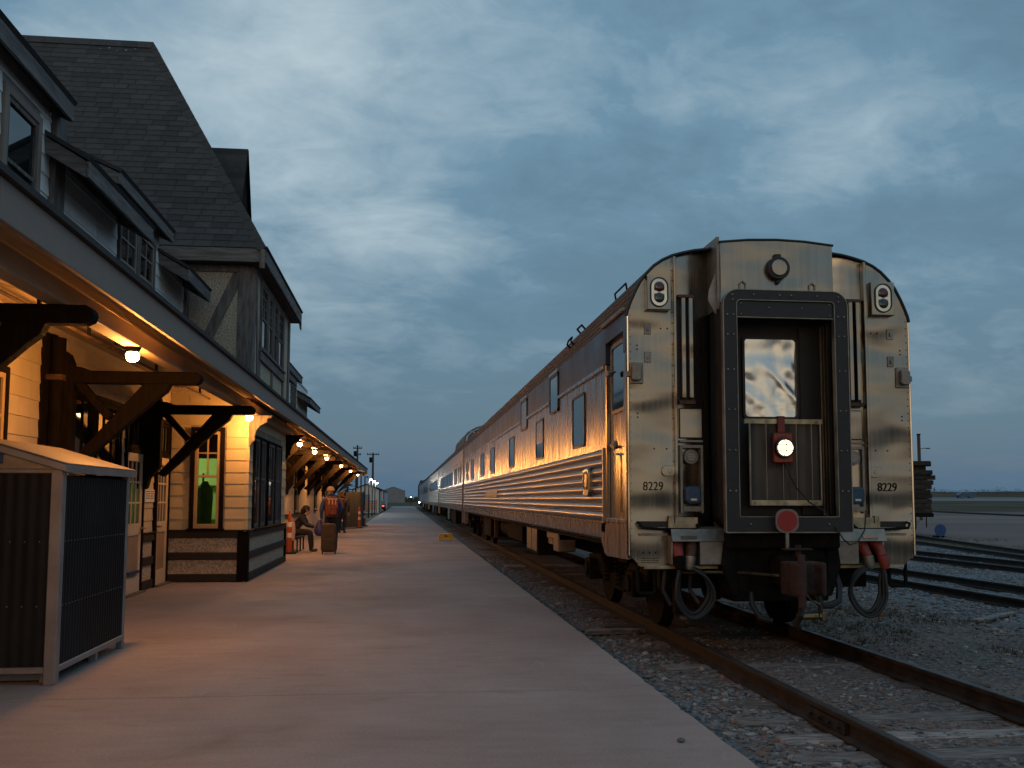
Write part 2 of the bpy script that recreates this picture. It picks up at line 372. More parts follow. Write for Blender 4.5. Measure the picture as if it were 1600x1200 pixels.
M['signplate'] = mat('marker_rim', (.20,.16,.145), .6)
M['yellow'] = mat('yellow_step_paint', (.56,.36,.02), .5, var=.12)
M['orange'] = mat('orange_plastic', (.40,.085,.02), .5, var=.15)
M['whiteband'] = mat('white_band', (.70,.68,.64), .5, var=.05)
M['text'] = mat('black_lettering', (.012,.011,.010), .8, spec=.1)
M['blue_sign'] = mat('blue_target_paint', (.012,.06,.18), .5, var=.2)
M['skin'] = mat('skin', (.42,.26,.19), .55, var=.06)
M['jacket_blue'] = mat('blue_jacket', (.022,.060,.21), .7, var=.25, scale=7, bump=.5, bscale=14)
M['jacket_dark'] = mat('dark_jacket', (.020,.022,.028), .8, var=.3, scale=7, bump=.4, bscale=14)
M['trousers'] = mat('dark_trousers', (.018,.018,.019), .85, var=.3, scale=7, bump=.4, bscale=14)
M['shoe'] = mat('dark_shoe', (.02,.017,.015), .6)
M['pack'] = mat('rust_red_backpack', (.16,.040,.020), .75, var=.35, scale=8, bump=.4, bscale=16)
M['bluebag'] = mat('blue_bag', (.035,.045,.22), .6, var=.3, scale=8, bump=.6, bscale=9)
M['hat'] = mat('pale_wool_hat', (.52,.36,.20), .9, var=.2, scale=20)
M['hair'] = mat('dark_hair', (.014,.010,.008), .6)
M['brown_bag'] = mat('brown_suitcase', (.055,.036,.018), .7, var=.3, scale=6)
M['tree'] = mat('spruce_needles', (.016,.026,.018), .8, var=.4, scale=3)
M['bark'] = mat('bark', (.05,.04,.032), .9, var=.4, scale=8, stretch=(1,1,.2))
M['far_white'] = mat('white_shed_paint', (.55,.54,.52), .7, var=.1, scale=.6)
M['far_grey'] = mat('grey_barn_paint', (.20,.215,.23), .8, var=.12, scale=.4)
M['logwood'] = mat('dark_log_ends', (.030,.024,.019), .9, var=.6, scale=4, bump=.5, bscale=6, rand=.4)
M['carblue'] = mat('blue_car_paint', (.03,.10,.22), .3, .2, var=.05)
M['bulb'] = emit('lit_bulb', (1, .70, .34), 16)
M['lampw'] = emit('lit_white_lamp', (1, .93, .78), 30)
M['lampblue'] = emit('lit_cold_lamp', (.75, .88, 1), 12)
M['redlit'] = emit('lit_tail_lamp', (1, .12, .05), 2)
# ------------------------------------------------------------------ ground and terrain
def smooth(a, b, x):
    t = np.clip((x-a)/(b-a), 0, 1); return t*t*(3-2*t)
_g = np.random.default_rng(3)
_lat = _g.random((64, 64))
def vnoise(x, y, s):
    x = np.asarray(x)/s; y = np.asarray(y)/s; i = np.floor(x).astype(int); j = np.floor(y).astype(int); fx = x-i; fy = y-j
    fx = fx*fx*(3-2*fx); fy = fy*fy*(3-2*fy); g = lambda a, b: _lat[a % 64, b % 64]
    return (g(i,j)*(1-fx)+g(i+1,j)*fx)*(1-fy)+(g(i,j+1)*(1-fx)+g(i+1,j+1)*fx)*fy
PY = np.array([-50, 120, 135, 150, 200, 228, 236, 262, 400, 3000.]); PZ = np.array([0, 0, .06, .3, 1.65, 2.5, 2.6, 4.35, 4.2, 4.])
def terrain(x, y):
    x = np.asarray(x, float); y = np.asarray(y, float)
    z = -.165+smooth(12, 45, x)*(np.interp(y, PY, PZ)+smooth(225, 265, y)*(vnoise(x, y, 22)-.5)*1.5)
    near = smooth(1.7, 2.2, x)*(1-smooth(25, 60, y))
    z = z+near*((vnoise(x, y, 1.3)-.5)*.05+(vnoise(x+9, y, .35)-.5)*.03)
    z = z+np.exp(-((x-3.77)/1.0)**2)*.01
    rightberm = smooth(5.2, 7, x)*(1-smooth(8.6, 9.4, x))
    return z+rightberm*.02*(vnoise(x, y, .8))
xs = np.unique(np.concatenate([np.linspace(-2500, -20, 14), np.linspace(-20, 1.8, 8), np.arange(1.8, 17.5, .11), np.arange(17.5, 60, 1.2), np.linspace(60, 320, 60), np.linspace(320, 3000, 20)]))
ys = np.unique(np.concatenate([np.linspace(-60, 2, 10), np.arange(2, 26, .14), np.arange(26, 60, .8), np.linspace(60, 300, 70), np.linspace(300, 3000, 24)]))
X, Y = np.meshgrid(xs, ys); Z = terrain(X, Y); nx = len(xs)
me = bpy.data.meshes.new('ground')
fi = np.arange((len(ys)-1)*(nx-1)); r_, c_ = fi//(nx-1), fi % (nx-1); a_ = r_*nx+c_
me.from_pydata(np.stack([X, Y, Z], -1).reshape(-1, 3).tolist(), [], np.stack([a_, a_+1, a_+nx+1, a_+nx], 1).tolist())
me.polygons.foreach_set('use_smooth', [True]*len(me.polygons))
def ground_mat():
    m = bpy.data.materials.new('yard_ground'); m.use_nodes = True; t = m.node_tree; n = t.nodes; bs = n['Principled BSDF']; bs.inputs['Roughness'].default_value = .95
    bs.inputs['Specular IOR Level'].default_value = .15
    K = t.links.new
    tcn = n.new('ShaderNodeTexCoord'); sp = n.new('ShaderNodeSeparateXYZ'); K(tcn.outputs['Object'], sp.inputs[0])
    def nz(s, d, st=(1,1,1)):
        mp_ = n.new('ShaderNodeMapping'); mp_.inputs['Scale'].default_value = st; K(tcn.outputs['Object'], mp_.inputs[0])
        k = n.new('ShaderNodeTexNoise'); k.inputs['Scale'].default_value = s; k.inputs['Detail'].default_value = d; K(mp_.outputs[0], k.inputs['Vector']); return k.outputs['Fac']
    def ma(op, a, b):
        k = n.new('ShaderNodeMath'); k.operation = op
        for i, v in enumerate((a, b)):
            if isinstance(v, (int, float)): k.inputs[i].default_value = v
            else: K(v, k.inputs[i])
        return k.outputs[0]
    def rmp(f, st):
        k = n.new('ShaderNodeValToRGB'); e = k.color_ramp.elements
        while len(e) < len(st): e.new(.5)
        for q, (p, c) in zip(e, st): q.position = p; q.color = (*c, 1)
        K(f, k.inputs[0]); return k.outputs[0]
    def mix(f, a, b):
        k = n.new('ShaderNodeMix'); k.data_type = 'RGBA'; K(f, k.inputs[0]); K(a, k.inputs[6]); K(b, k.inputs[7]); return k.outputs[2]
    def step(v, a, b):
        k = n.new('ShaderNodeMapRange'); k.interpolation_type = 'SMOOTHSTEP'; K(v, k.inputs[0]); k.inputs[1].default_value = a; k.inputs[2].default_value = b; return k.outputs[0]
    n1, n2, n3 = nz(.7, 10), nz(22, 6), nz(.06, 8, (.35, 1, 1))
    dirt = rmp(n2, [(.30, (.045,.041,.039)), (.52, (.12,.108,.102)), (.75, (.24,.222,.212))])
    rusty = rmp(n2, [(.3, (.075,.056,.048)), (.7, (.24,.19,.168))])
    gravel = rmp(n2, [(.3, (.06,.068,.078)), (.55, (.15,.165,.185)), (.75, (.30,.32,.34))])
    sand = rmp(n3, [(.3, (.125,.098,.09)), (.6, (.19,.152,.14)), (.8, (.24,.195,.178))])
    grass = rmp(nz(.16, 9, (.25, 1, 1)), [(.3, (.030,.027,.018)), (.55, (.072,.058,.036)), (.75, (.115,.088,.055))])
    road = rmp(n3, [(.3, (.13,.13,.135)), (.7, (.19,.19,.195))])
    x, y = sp.outputs[0], sp.outputs[1]
    xw = ma('ADD', x, ma('MULTIPLY', ma('SUBTRACT', n1, .5), 2.2))
    yw = ma('ADD', y, ma('MULTIPLY', ma('SUBTRACT', n3, .5), 34))
    c = mix(step(n1, .45, .62), dirt, rusty)
    c = mix(step(xw, 7.4, 8.6), c, gravel)
    xs_ = ma('SUBTRACT', xw, ma('MULTIPLY', y, .17))
    c = mix(step(xs_, 12.4, 13.4), c, grass)
    c = mix(step(xs_, 15.2, 16.6), c, sand)
    c = mix(step(yw, 122, 130), c, grass)
    c = mix(ma('MULTIPLY', step(y, 196, 200), ma('SUBTRACT', 1., step(y, 226, 231))), c, road)
    c = mix(step(y, 229, 234), c, grass)
    lft = step(x, -4, -2)
    c = mix(ma('MULTIPLY', ma('SUBTRACT', 1., lft), 1.), c, grass)
    K(c, bs.inputs['Base Color'])
    bp = n.new('ShaderNodeBump'); bp.inputs['Strength'].default_value = .8; bp.inputs['Distance'].default_value = .03; K(n2, bp.inputs['Height']); K(bp.outputs[0], bs.inputs['Normal'])
    return m
me.materials.append(ground_mat())
g = bpy.data.objects.new('ground', me); COL.objects.link(g); tag(g, 'dark stony yard ground beside the platform and tracks', 'ground', kind='structure')

# ------------------------------------------------------------------ platform of concrete slabs
PE = 1.93
plat = empty('platform', (0, 0, 0), 'wide pale concrete station platform between the station and the train', 'platform', kind='structure')
y = -14.; first = {}
while y < 196:
    ln = 3.05 if y < 60 else 6.1
    x0 = -4.6 if y < 46.5 else -2.3
    key = (ln, x0, int(rnd.random()*4) if y < 46 else 0)
    if key not in first:
        b = MB(); ed = [(PE+rnd.choice((0, 0, 0, -.004, -.008, -.014, .003)), (ln-.005)*k/24) for k in range(25)]; b.prism([(x0, 0)]+ed+[(x0, ln-.005)], 'z', -.26, .02); o = b.build('slab', M['concrete'], plat, bevel=.004 if y < 60 else 0); first[key] = o
    else:
        o = first[key].copy(); COL.objects.link(o)
    o.parent = plat; o.location = (0, y, rnd.uniform(-.0015, .0015)); y += ln

# ------------------------------------------------------------------ tracks
def rail_prof(x):
    h = [(-.07,-.15),(.07,-.15),(.07,-.138),(.012,-.118),(.010,-.045),(.036,-.034),(.036,-.006),(.028,0),(-.028,0),(-.036,-.006),(-.036,-.034),(-.010,-.045),(-.012,-.118),(-.07,-.138)]
    return [(x+a, b) for a, b in h]
def rail(parent, pts, z=0.):
    b = MB(); pr = rail_prof(0); rows = []
    for i, (px, py) in enumerate(pts):
        rows.append([b.pt((px+a, py, z+c)) for a, c in pr])
    n = len(pr)
    for r1, r2 in zip(rows, rows[1:]):
        for k in range(n):
            b.m = 1 if k == 7 else 0
            b.face((r1[k], r1[(k+1) % n], r2[(k+1) % n], r2[k]))
    b.m = 0; b.face(rows[0]); b.face(rows[-1][::-1])
    return b.build('rail', [M['rail'], M['rail_top']], parent)
CX = 3.773
trk = empty('railway_track', (CX, 0, 0), 'rusty main track under the silver train beside the platform', 'railway track', kind='structure')
for s in (-1, 1): rail(trk, [(CX+s*.753, -15), (CX+s*.753, 330)])
y = 1.2; prot = []
for k in range(4):
    b = MB(); wv = [rnd.uniform(-.012, .012) for _ in range(8)]; lx = 1.28+rnd.uniform(-.05, .05)
    b.prism([(-lx, -.11+wv[0]), (lx, -.11+wv[1]), (lx+.01, .11+wv[2]), (.2, .115+wv[4]), (-lx, .11+wv[3])], 'z', -.30, -.148)
    m = b.build('sleeper', [M['sleeper'], M['sleeper'], M['sleeper_pale'], M['sleeper']][k], trk, bevel=.012); prot.append(m)
    for vv in m.data.vertices: vv.co += Vector((CX, 0, 0))
used = 0
while y < 70:
    k = rnd.choice((0, 2, 3, 1, 1, 2)) if y < 12 else rnd.choice((0, 1, 3, 2))
    if used < 4 and k == used: o = prot[k]; used += 1
    else: o = prot[k].copy(); COL.objects.link(o)
    o.location = (rnd.uniform(-.06, .06), y, rnd.uniform(-.011, .006)); o.rotation_euler.z = rnd.uniform(-.03, .03); y += .53+rnd.uniform(-.04, .04)
for o in prot[used:]: o.location = (0, y, 0); y += .55
for s, yy in ((-1, 6.35), (1, 12.2)):
    b = MB(); xx = CX+s*.753
    for q in (-1, 1):
        b.box(xx+q*.030-.016, xx+q*.030+.016, yy, yy+.62, -.118, -.05)
        for k in range(4): b.cyl((xx+q*.044, yy+.08+k*.15, -.083), (xx+q*.068, yy+.08+k*.15, -.083), .018, n=6)
    b.build('joint_bar', M['rail'], trk)
for x0, lab in ((9.3, 'empty yard track nearest the train on the right'), (13.72, 'empty yard track farther right across blue gravel')):
    t = empty('railway_track', (x0+.72, 0, 0), lab, 'railway track', kind='structure')
    rail(t, [(x0, -10), (x0, 330)], -.02); rail(t, [(x0+1.46, -10), (x0+1.46, 330)], -.02)
    pr = MB().box(x0-.55, x0+2.0, -.11, .11, -.32, -.172).build('sleeper', M['sleeper'], t, bevel=.012)
    y = 9.
    for k in range(60):
        o = pr if k == 0 else pr.copy()
        if k: COL.objects.link(o)
        o.location = (rnd.uniform(-.05, .05), y, rnd.uniform(-.02, .008)); y += .56
t = empty('railway_track', (20, 30, 0), 'curving siding that turns off toward the sandy ground', 'railway track', kind='structure')
rail(t, [(15.35, 16), (16.4, 22), (17.55, 27.5), (18.9, 33.7), (20.6, 40), (23.5, 50), (31, 72)], -.03); rail(t, [(16.9, 19), (18.4, 26), (20.2, 32.5), (22.2, 39.9), (25, 49), (32.4, 71)], -.03)
t = empty('railway_track', (70, 110, 0), 'distant rails crossing the pale sandy flat', 'railway track', kind='structure')
rail(t, [(58, 72), (64, 93), (73.5, 127), (86, 170)], -.02); rail(t, [(59.5, 72), (65.5, 93), (75., 127), (87.5, 170)], -.02)

# ------------------------------------------------------------------ ballast stones and grass (stuff)
def ico():
    bm = bmesh.new(); bmesh.ops.create_icosphere(bm, subdivisions=1, radius=1); v = np.array([q.co[:] for q in bm.verts]); f = np.array([[q.index for q in p.verts] for p in bm.faces]); bm.free(); return v, f
IV, IF = ico()
def scatter(regions, name, label, mats, weights):
    g_ = np.random.default_rng(11); V = []; F = []; MI = []; off = 0
    for x0, x1, y0, y1, dens, smin, smax, zlift in regions:
        n = int((x1-x0)*(y1-y0)*dens); px = g_.uniform(x0, x1, n); py = y0+(y1-y0)*g_.random(n)**1.25
        keep = g_.random(n) < .25+1.5*np.clip(vnoise(px*1.0, py*1.0, .9)-.25, 0, 1); px, py = px[keep], py[keep]
        for xr in (CX-.753, CX+.753, 9.3, 10.76, 13.72, 15.18):
            k = np.abs(px-xr) > .10; px, py = px[k], py[k]
        n = len(px); s = smin+(smax-smin)*g_.random(n)**3
        jit = 1+g_.uniform(-.35, .35, (n, len(IV), 1)); v = IV[None]*jit
        sc3 = np.stack([g_.uniform(.7, 1.5, n), g_.uniform(.7, 1.4, n), g_.uniform(.4, .8, n)], 1); v = v*(sc3*s[:, None])[:, None, :]
        th = g_.uniform(0, 6.28, n); c, sn = np.cos(th), np.sin(th)
        v = np.stack([v[..., 0]*c[:, None]-v[..., 1]*sn[:, None], v[..., 0]*sn[:, None]+v[..., 1]*c[:, None], v[..., 2]], -1)
        pz = terrain(px, py)+s*.15+zlift; v += np.stack([px, py, pz], 1)[:, None, :]
        V.append(v.reshape(-1, 3)); F.append((IF[None]+(off+np.arange(n)*len(IV))[:, None, None]).reshape(-1, 3)); off += n*len(IV)
        MI.append(np.repeat(g_.choice(len(mats), n, p=weights), len(IF)))
    me = bpy.data.meshes.new(name); me.from_pydata(np.concatenate(V).tolist(), [], np.concatenate(F).tolist())
    for m in mats: me.materials.append(m)
    me.polygons.foreach_set('material_index', np.concatenate(MI))
    o = bpy.data.objects.new(name, me); COL.objects.link(o); return tag(o, label, 'gravel', kind='stuff')
scatter([(1.95, 3.0, 3.4, 10, 1100, .009, .038, 0), (1.95, 3.0, 10, 28, 200, .014, .045, 0), (3.05, 4.5, 3.2, 11, 800, .006, .025, 0), (3.05, 4.5, 11, 24, 90, .014, .03, 0),
         (4.55, 7.6, 4., 15, 360, .008, .036, 0), (7.2, 9.25, 6., 24, 330, .013, .050, 0), (9.35, 10.7, 9, 30, 200, .015, .04, 0), (10.8, 13.7, 12, 34, 150, .018, .045, 0), (13.75, 17.5, 14, 40, 90, .018, .05, 0)],
        'ballast_gravel', 'loose grey and rusty ballast stones round the rails', [M['stone'], M['stone_pale'], M['stone_red']], [.77, .09, .14])
def tufts(name, label, spots, hmin, hmax, m):
    g_ = np.random.default_rng(5); b = MB()
    for x0, x1, y0, y1, n in spots:
        for _ in range(n):
            x = g_.uniform(x0, x1); y = g_.uniform(y0, y1)
            if vnoise(x, y, 1.4) < .42: continue
            z = float(terrain(x, y))
            for q in range(7):
                a = g_.uniform(0, 6.28); h = g_.uniform(hmin, hmax); l = g_.uniform(.2, .9)*h; wd = .004+.004*h/.1; bx_, by_ = x+g_.normal(0, .03), y+g_.normal(0, .03)
                p = (bx_+math.cos(a)*l, by_+math.sin(a)*l, z+h)
                b.face([b.pt((bx_-math.sin(a)*wd, by_+math.cos(a)*wd, z-.01)), b.pt((bx_+math.sin(a)*wd, by_-math.cos(a)*wd, z-.01)), b.pt(p)])
    o = b.build(name, m, None, fix=False); return tag(o, label, 'grass', kind='stuff')
tufts('dry_grass', 'sparse dry grass on the stony strip right of the track', [(4.8, 8.2, 5.5, 15, 1500), (17, 25, 26, 50, 900)], .02, .09, mat('grass_blade', (.085,.068,.035), .9, var=.5, scale=.8))
b = MB(); g_ = np.random.default_rng(9)
for _ in range(900):                                   # low scrub on the far ridge
    x = g_.uniform(60, 420); y = 262+g_.uniform(-14, 22)
    z = float(terrain(x, y)); cl = vnoise(x, 7, 14.)
    if cl < .36: continue
    hgt = (.5+2.2*max(0, cl-.36)*g_.random())*g_.uniform(.5, 1.4)
    for q in range(10):
        p = Vector((x+g_.normal(0, .6), y+g_.normal(0, .5), z+hgt*g_.random())); d = Vector((g_.normal(), g_.normal()*.4, g_.random()+.3)).normalized()*hgt*.45
        b.quad(p, p+Vector((.10, 0, .05)), p+d+Vector((.04, 0, 0)), p+d)
tag(b.build('scrub', mat('scrub_twigs', (.035,.03,.022), .95, var=.4, scale=.3), None, fix=False), 'low bare scrub along the far ridge on the right', 'scrub', kind='stuff')
# ------------------------------------------------------------------ the train
D0 = 9.543
ARC = [(-1.525,3.34),(-1.513,3.40),(-1.485,3.475),(-1.44,3.58),(-1.378,3.70),(-1.31,3.79),(-1.229,3.873),(-1.14,3.935),(-1.037,3.984),(-.92,4.018),(-.801,4.045),(-.586,4.073),(-.3,4.094),(0,4.10)]
def resample(pts, step):
    out = [Vector(pts[0])]; acc = 0
    for a, b in zip(pts, pts[1:]):
        a, b = Vector(a), Vector(b); l = (b-a).length; t = step-acc
        while t <= l: out.append(a+(b-a)*t/l); t += step
        acc = (acc+l) % step
    return out
def ribbed_roof():
    p = resample(ARC[1:], .014); o = []
    for i, q in enumerate(p):
        t = (p[min(i+1, len(p)-1)]-p[max(i-1, 0)]).normalized(); nrm = Vector((-t.y, t.x)); k = i % 6
        o.append(q+nrm*(.020 if k in (1, 2, 3) else 0.0))
    half = [(q.x, q.y) for q in o]
    return half+[(-x, z) for x, z in half[::-1]]
ROOF = ribbed_roof()
FL = []
nf = 8; zf0, zf1 = 1.225, 2.03
for k in range(nf):
    for j in range(7):
        a = j/7; FL.append((.004+.036*math.sin(math.pi*a)**.7, zf0+(zf1-zf0)*(k+a)/nf))
FL.append((.004, zf1))
def rrect(u0, u1, z0, z1, r, n=5):
    o = []
    for cx_, cz_, a0 in ((u1-r, z0+r, -90), (u1-r, z1-r, 0), (u0+r, z1-r, 90), (u0+r, z0+r, 180)):
        for k in range(n+1):
            a = R(a0+90*k/n); o.append((cx_+r*math.cos(a), cz_+r*math.sin(a)))
    return o
def drect(u0, u1, z0, z1, rt_, rb_, n=5):
    o = []
    for cx_, cz_, a0, r in ((u1-rb_, z0+rb_, -90, rb_), (u1-rt_, z1-rt_, 0, rt_), (u0+rt_, z1-rt_, 90, rt_), (u0+rb_, z0+rb_, 180, rb_)):
        for k in range(n+1):
            a = R(a0+90*k/n); o.append((cx_+r*math.cos(a), cz_+r*math.sin(a)))
    return o
def ring(b, po, pi, ax, a0, a1):
    def P(u, v, a): return {'x': (a,u,v), 'y': (u,a,v)}[ax]
    n = len(po); A = [b.pt(P(*q, a0)) for q in po]; B = [b.pt(P(*q, a0)) for q in pi]; C = [b.pt(P(*q, a1)) for q in po]; E = [b.pt(P(*q, a1)) for q in pi]
    for k in range(n):
        j = (k+1) % n
        b.face((A[k],A[j],B[j],B[k])); b.face((C[k],E[k],E[j],C[j])); b.face((A[k],C[k],C[j],A[j])); b.face((B[k],B[j],E[j],E[k]))
def catmull(p, n):
    p = [Vector(q) for q in p]; p = [p[0]*2-p[1]]+p+[p[-1]*2-p[-2]]; o = []
    for i in range(1, len(p)-2):
        a, b, c, d = p[i-1:i+3]
        for k in range(n):
            t = k/n; o.append(.5*((2*b)+(c-a)*t+(2*a-5*b+4*c-d)*t*t+(3*b-a-3*c+d)*t**3))
    return o+[p[-2]]
def bogie(parent, lm, yc, det=True):
    bg = sub('bogie', parent)
    b = MB(lm)
    for s in (-1, 1):
        b.prism([(yc-1.75,.52),(yc-1.75,.66),(yc-.9,.70),(yc-.5,.50),(yc+.5,.50),(yc+.9,.70),(yc+1.75,.66),(yc+1.75,.52),(yc+.95,.46),(yc+.5,.30),(yc-.5,.30),(yc-.95,.46)], 'x', s*.95-.06, s*.95+.06)
        for q in (-1.3, 1.3): b.box(s*1.02-.1, s*1.02+.1, yc+q-.17, yc+q+.17, .33, .62)
    b.box(-.9, .9, yc-.25, yc+.25, .45, .8)
    b.build('bogie_frame', M['iron'], bg, bevel=.012 if det else 0)
    if det:
        for s in (-1, 1):
            c = MB(lm)
            for q in (-1.3, 1.3): c.cyl((s*1.12, yc+q, .48), (s*1.15, yc+q, .48), .10, n=12)
            c.build('axle_cap', M['iron'], bg, smooth=True)
            c = MB(lm)
            for q in (-.35, .35):
                c.tube([(s*1.0+.075*math.cos(k*.9), yc+q+.075*math.sin(k*.9), .36+k*.008) for k in range(40)], .014, 5)
            c.build('spring', M['iron'], bg, smooth=True)
            MB(lm).box(s*1.1-.06, s*1.1+.06, yc-.75, yc-.45, .74, .90).build('brake_cylinder', M['rust'], bg, bevel=.02)
    for q in (-1.3, 1.3):
        for s in (-1, 1):
            c = MB(lm); x = s*.7525
            c.tube([(x-s*.07, yc+q, .46), (x-s*.055, yc+q, .46), (x+s*.06, yc+q, .46), (x+s*.06, yc+q, .46)], [.49, .46, .455, .36], 28)
            c.build('wheel', M['iron'], bg, smooth=True)
def window(parent, lm, s, y0, y1, z0, z1, off=0., blind=0.):
    wgt = sub('window', parent); b = MB(lm); u = 1.525+off
    ring(b, [(a, z) for a, z in rrect(y0, y1, z0, z1, .07)], [(a, z) for a, z in rrect(y0+.03, y1-.03, z0+.03, z1-.03, .05)], 'x', s*(u-.012), s*(u+.012))
    b.build('window_gasket', M['gasket'], wgt)
    b = MB(lm); b.prism(rrect(y0+.025, y1-.025, z0+.025, z1-.025, .055), 'x', s*(u-.012), s*(u+.003)); b.build('pane', M['pane'], wgt)
    if blind: MB(lm).box(s*(u-.010), s*(u+.0045), y0+.05, y1-.05, z0+.05+(z1-z0-.1)*(1-blind), z1-.05).build('window_blind', M['blind'], wgt)
def car_body(car, lm, Ln, wins, uppers=(), vest=1.12, letter='blue', end_gap=True, detail=True, name_slot=None, step_panel=1.9):
    light_stop = MB(lm); light_stop.box(-1.46, 1.46, .16, Ln-.1, 1.0, 3.38); light_stop.build('body', M['steel_dark'], car)  # unseen dark inner box, added to block light through the car
    for s in (-1, 1):
        b = MB(lm); b.sheet([(s*(1.512+u), z) for u, z in FL], 'y', [vest, Ln-.25])
        b.box(s*1.46, s*1.55, vest, vest+.03, zf0-.02, zf1+.015); b.box(s*1.46, s*1.55, Ln-.27, Ln-.24, zf0-.02, zf1+.015)
        b.build('fluted_panel', M['steel_flute'], car, smooth=True)
        b = MB(lm); b.sheet([(s*1.40,.985),(s*1.47,.99),(s*1.515,1.03),(s*1.527,1.10),(s*1.527,1.185),(s*1.545,1.195),(s*1.545,1.222),(s*1.51,1.225)], 'y', [vest, Ln-.1])
        b.build('side_sill', M['steel_side'], car, smooth=True)
        y = vest
        while y < Ln-.25:
            y1 = min(y+step_panel, Ln-.25); t = rnd.uniform(-.006, .006)
            b = MB(lm); b.prism([(s*(1.520-t), y+.002), (s*(1.520+t), y1-.002), (s*1.47, y1-.002), (s*1.47, y+.002)], 'z', 2.045, 2.935)
            p = b.build('side_panel', M['steel_side'], car); y = y1
        edges = [vest]+[e for q in uppers for e in (q[0]-.02, q[1]+.02)]+[Ln-.12]
        for k in range(0, len(edges), 2):
            MB(lm).box(s*1.47, s*1.524, edges[k], edges[k+1], 2.99, 3.405).build('letterboard', M[letter], car)
            MB(lm).box(s*1.47, s*1.548, edges[k], edges[k+1], 2.936, 2.989).build('belt_moulding', M['steel_side'], car, bevel=.008)
        MB(lm).box(s*1.48, s*1.535, vest, Ln-.12, 2.031, 2.044).build('sill_moulding', M['steel_side'], car)
        for q in wins: window(car, lm, s, *q)
        for q in uppers:
            window(car, lm, s, q[0], q[1], 2.77, 3.34, .006, 1. if q[0] > 6 else 0)
            MB(lm).box(s*1.44, s*1.55, q[0]-.03, q[1]+.03, 3.345, 3.40).build('window_hood', M['steel_side'], car, bevel=.008)
    b = MB(lm); b.sheet(ROOF, 'y', [.02, Ln-.1]); b.build('roof', M['steel_roof'], car, smooth=False)
    cap = [(x, z) for x, z in ARC]+[(-x, z) for x, z in ARC[::-1]]
    b = MB(lm); b.prism([(1.5, 1.0)]+[(-1.5, 1.0)]+cap, 'y', Ln-.16, Ln-.1); b.build('far_end', M['steel_dark'], car)
    b = MB(lm); b.box(-.55, .55, 3.2, Ln-3.2, .55, 1.0); b.box(-1.38, 1.38, .3, Ln-.3, .93, 1.0)  # large centre sill box added to block light under the car
    b.build('underframe', M['iron'], car)
    if end_gap: MB(lm).box(-.95, .95, Ln-.12, Ln+.62, 1.1, 3.75).build('gangway', M['rubber'], car)

M['blind'] = mat('grey_window_blind', (.22,.205,.19), .25, var=.1, scale=9, stretch=(1,9,.3))
M['coupler'] = mat('coupler_iron', (.040,.022,.018), .8, .1, var=.5, scale=7, bump=.5, bscale=25)
# --- last car of the train
car = empty('sleeping_car', (CX, D0, 0), 'stainless steel sleeping car at the end of the train with its open end doorway', 'railway car', 'cars of the silver train')
lm = lambda u, y, z: (CX+u, D0+y, z)
L1 = 27.0
wins = [(2.31,3.19,2.13,2.82),(5.96,6.81,2.13,2.80,0.,.62),(10.12,11.05,2.12,2.78),(14.6,15.6,2.12,2.79),(17.75,18.9,2.12,2.80),(22.0,23.1,2.12,2.8),(24.6,25.4,2.12,2.8)]
ups = [(4.39,5.2),(8.03,8.92)]
car_body(car, lm, L1, wins, ups)
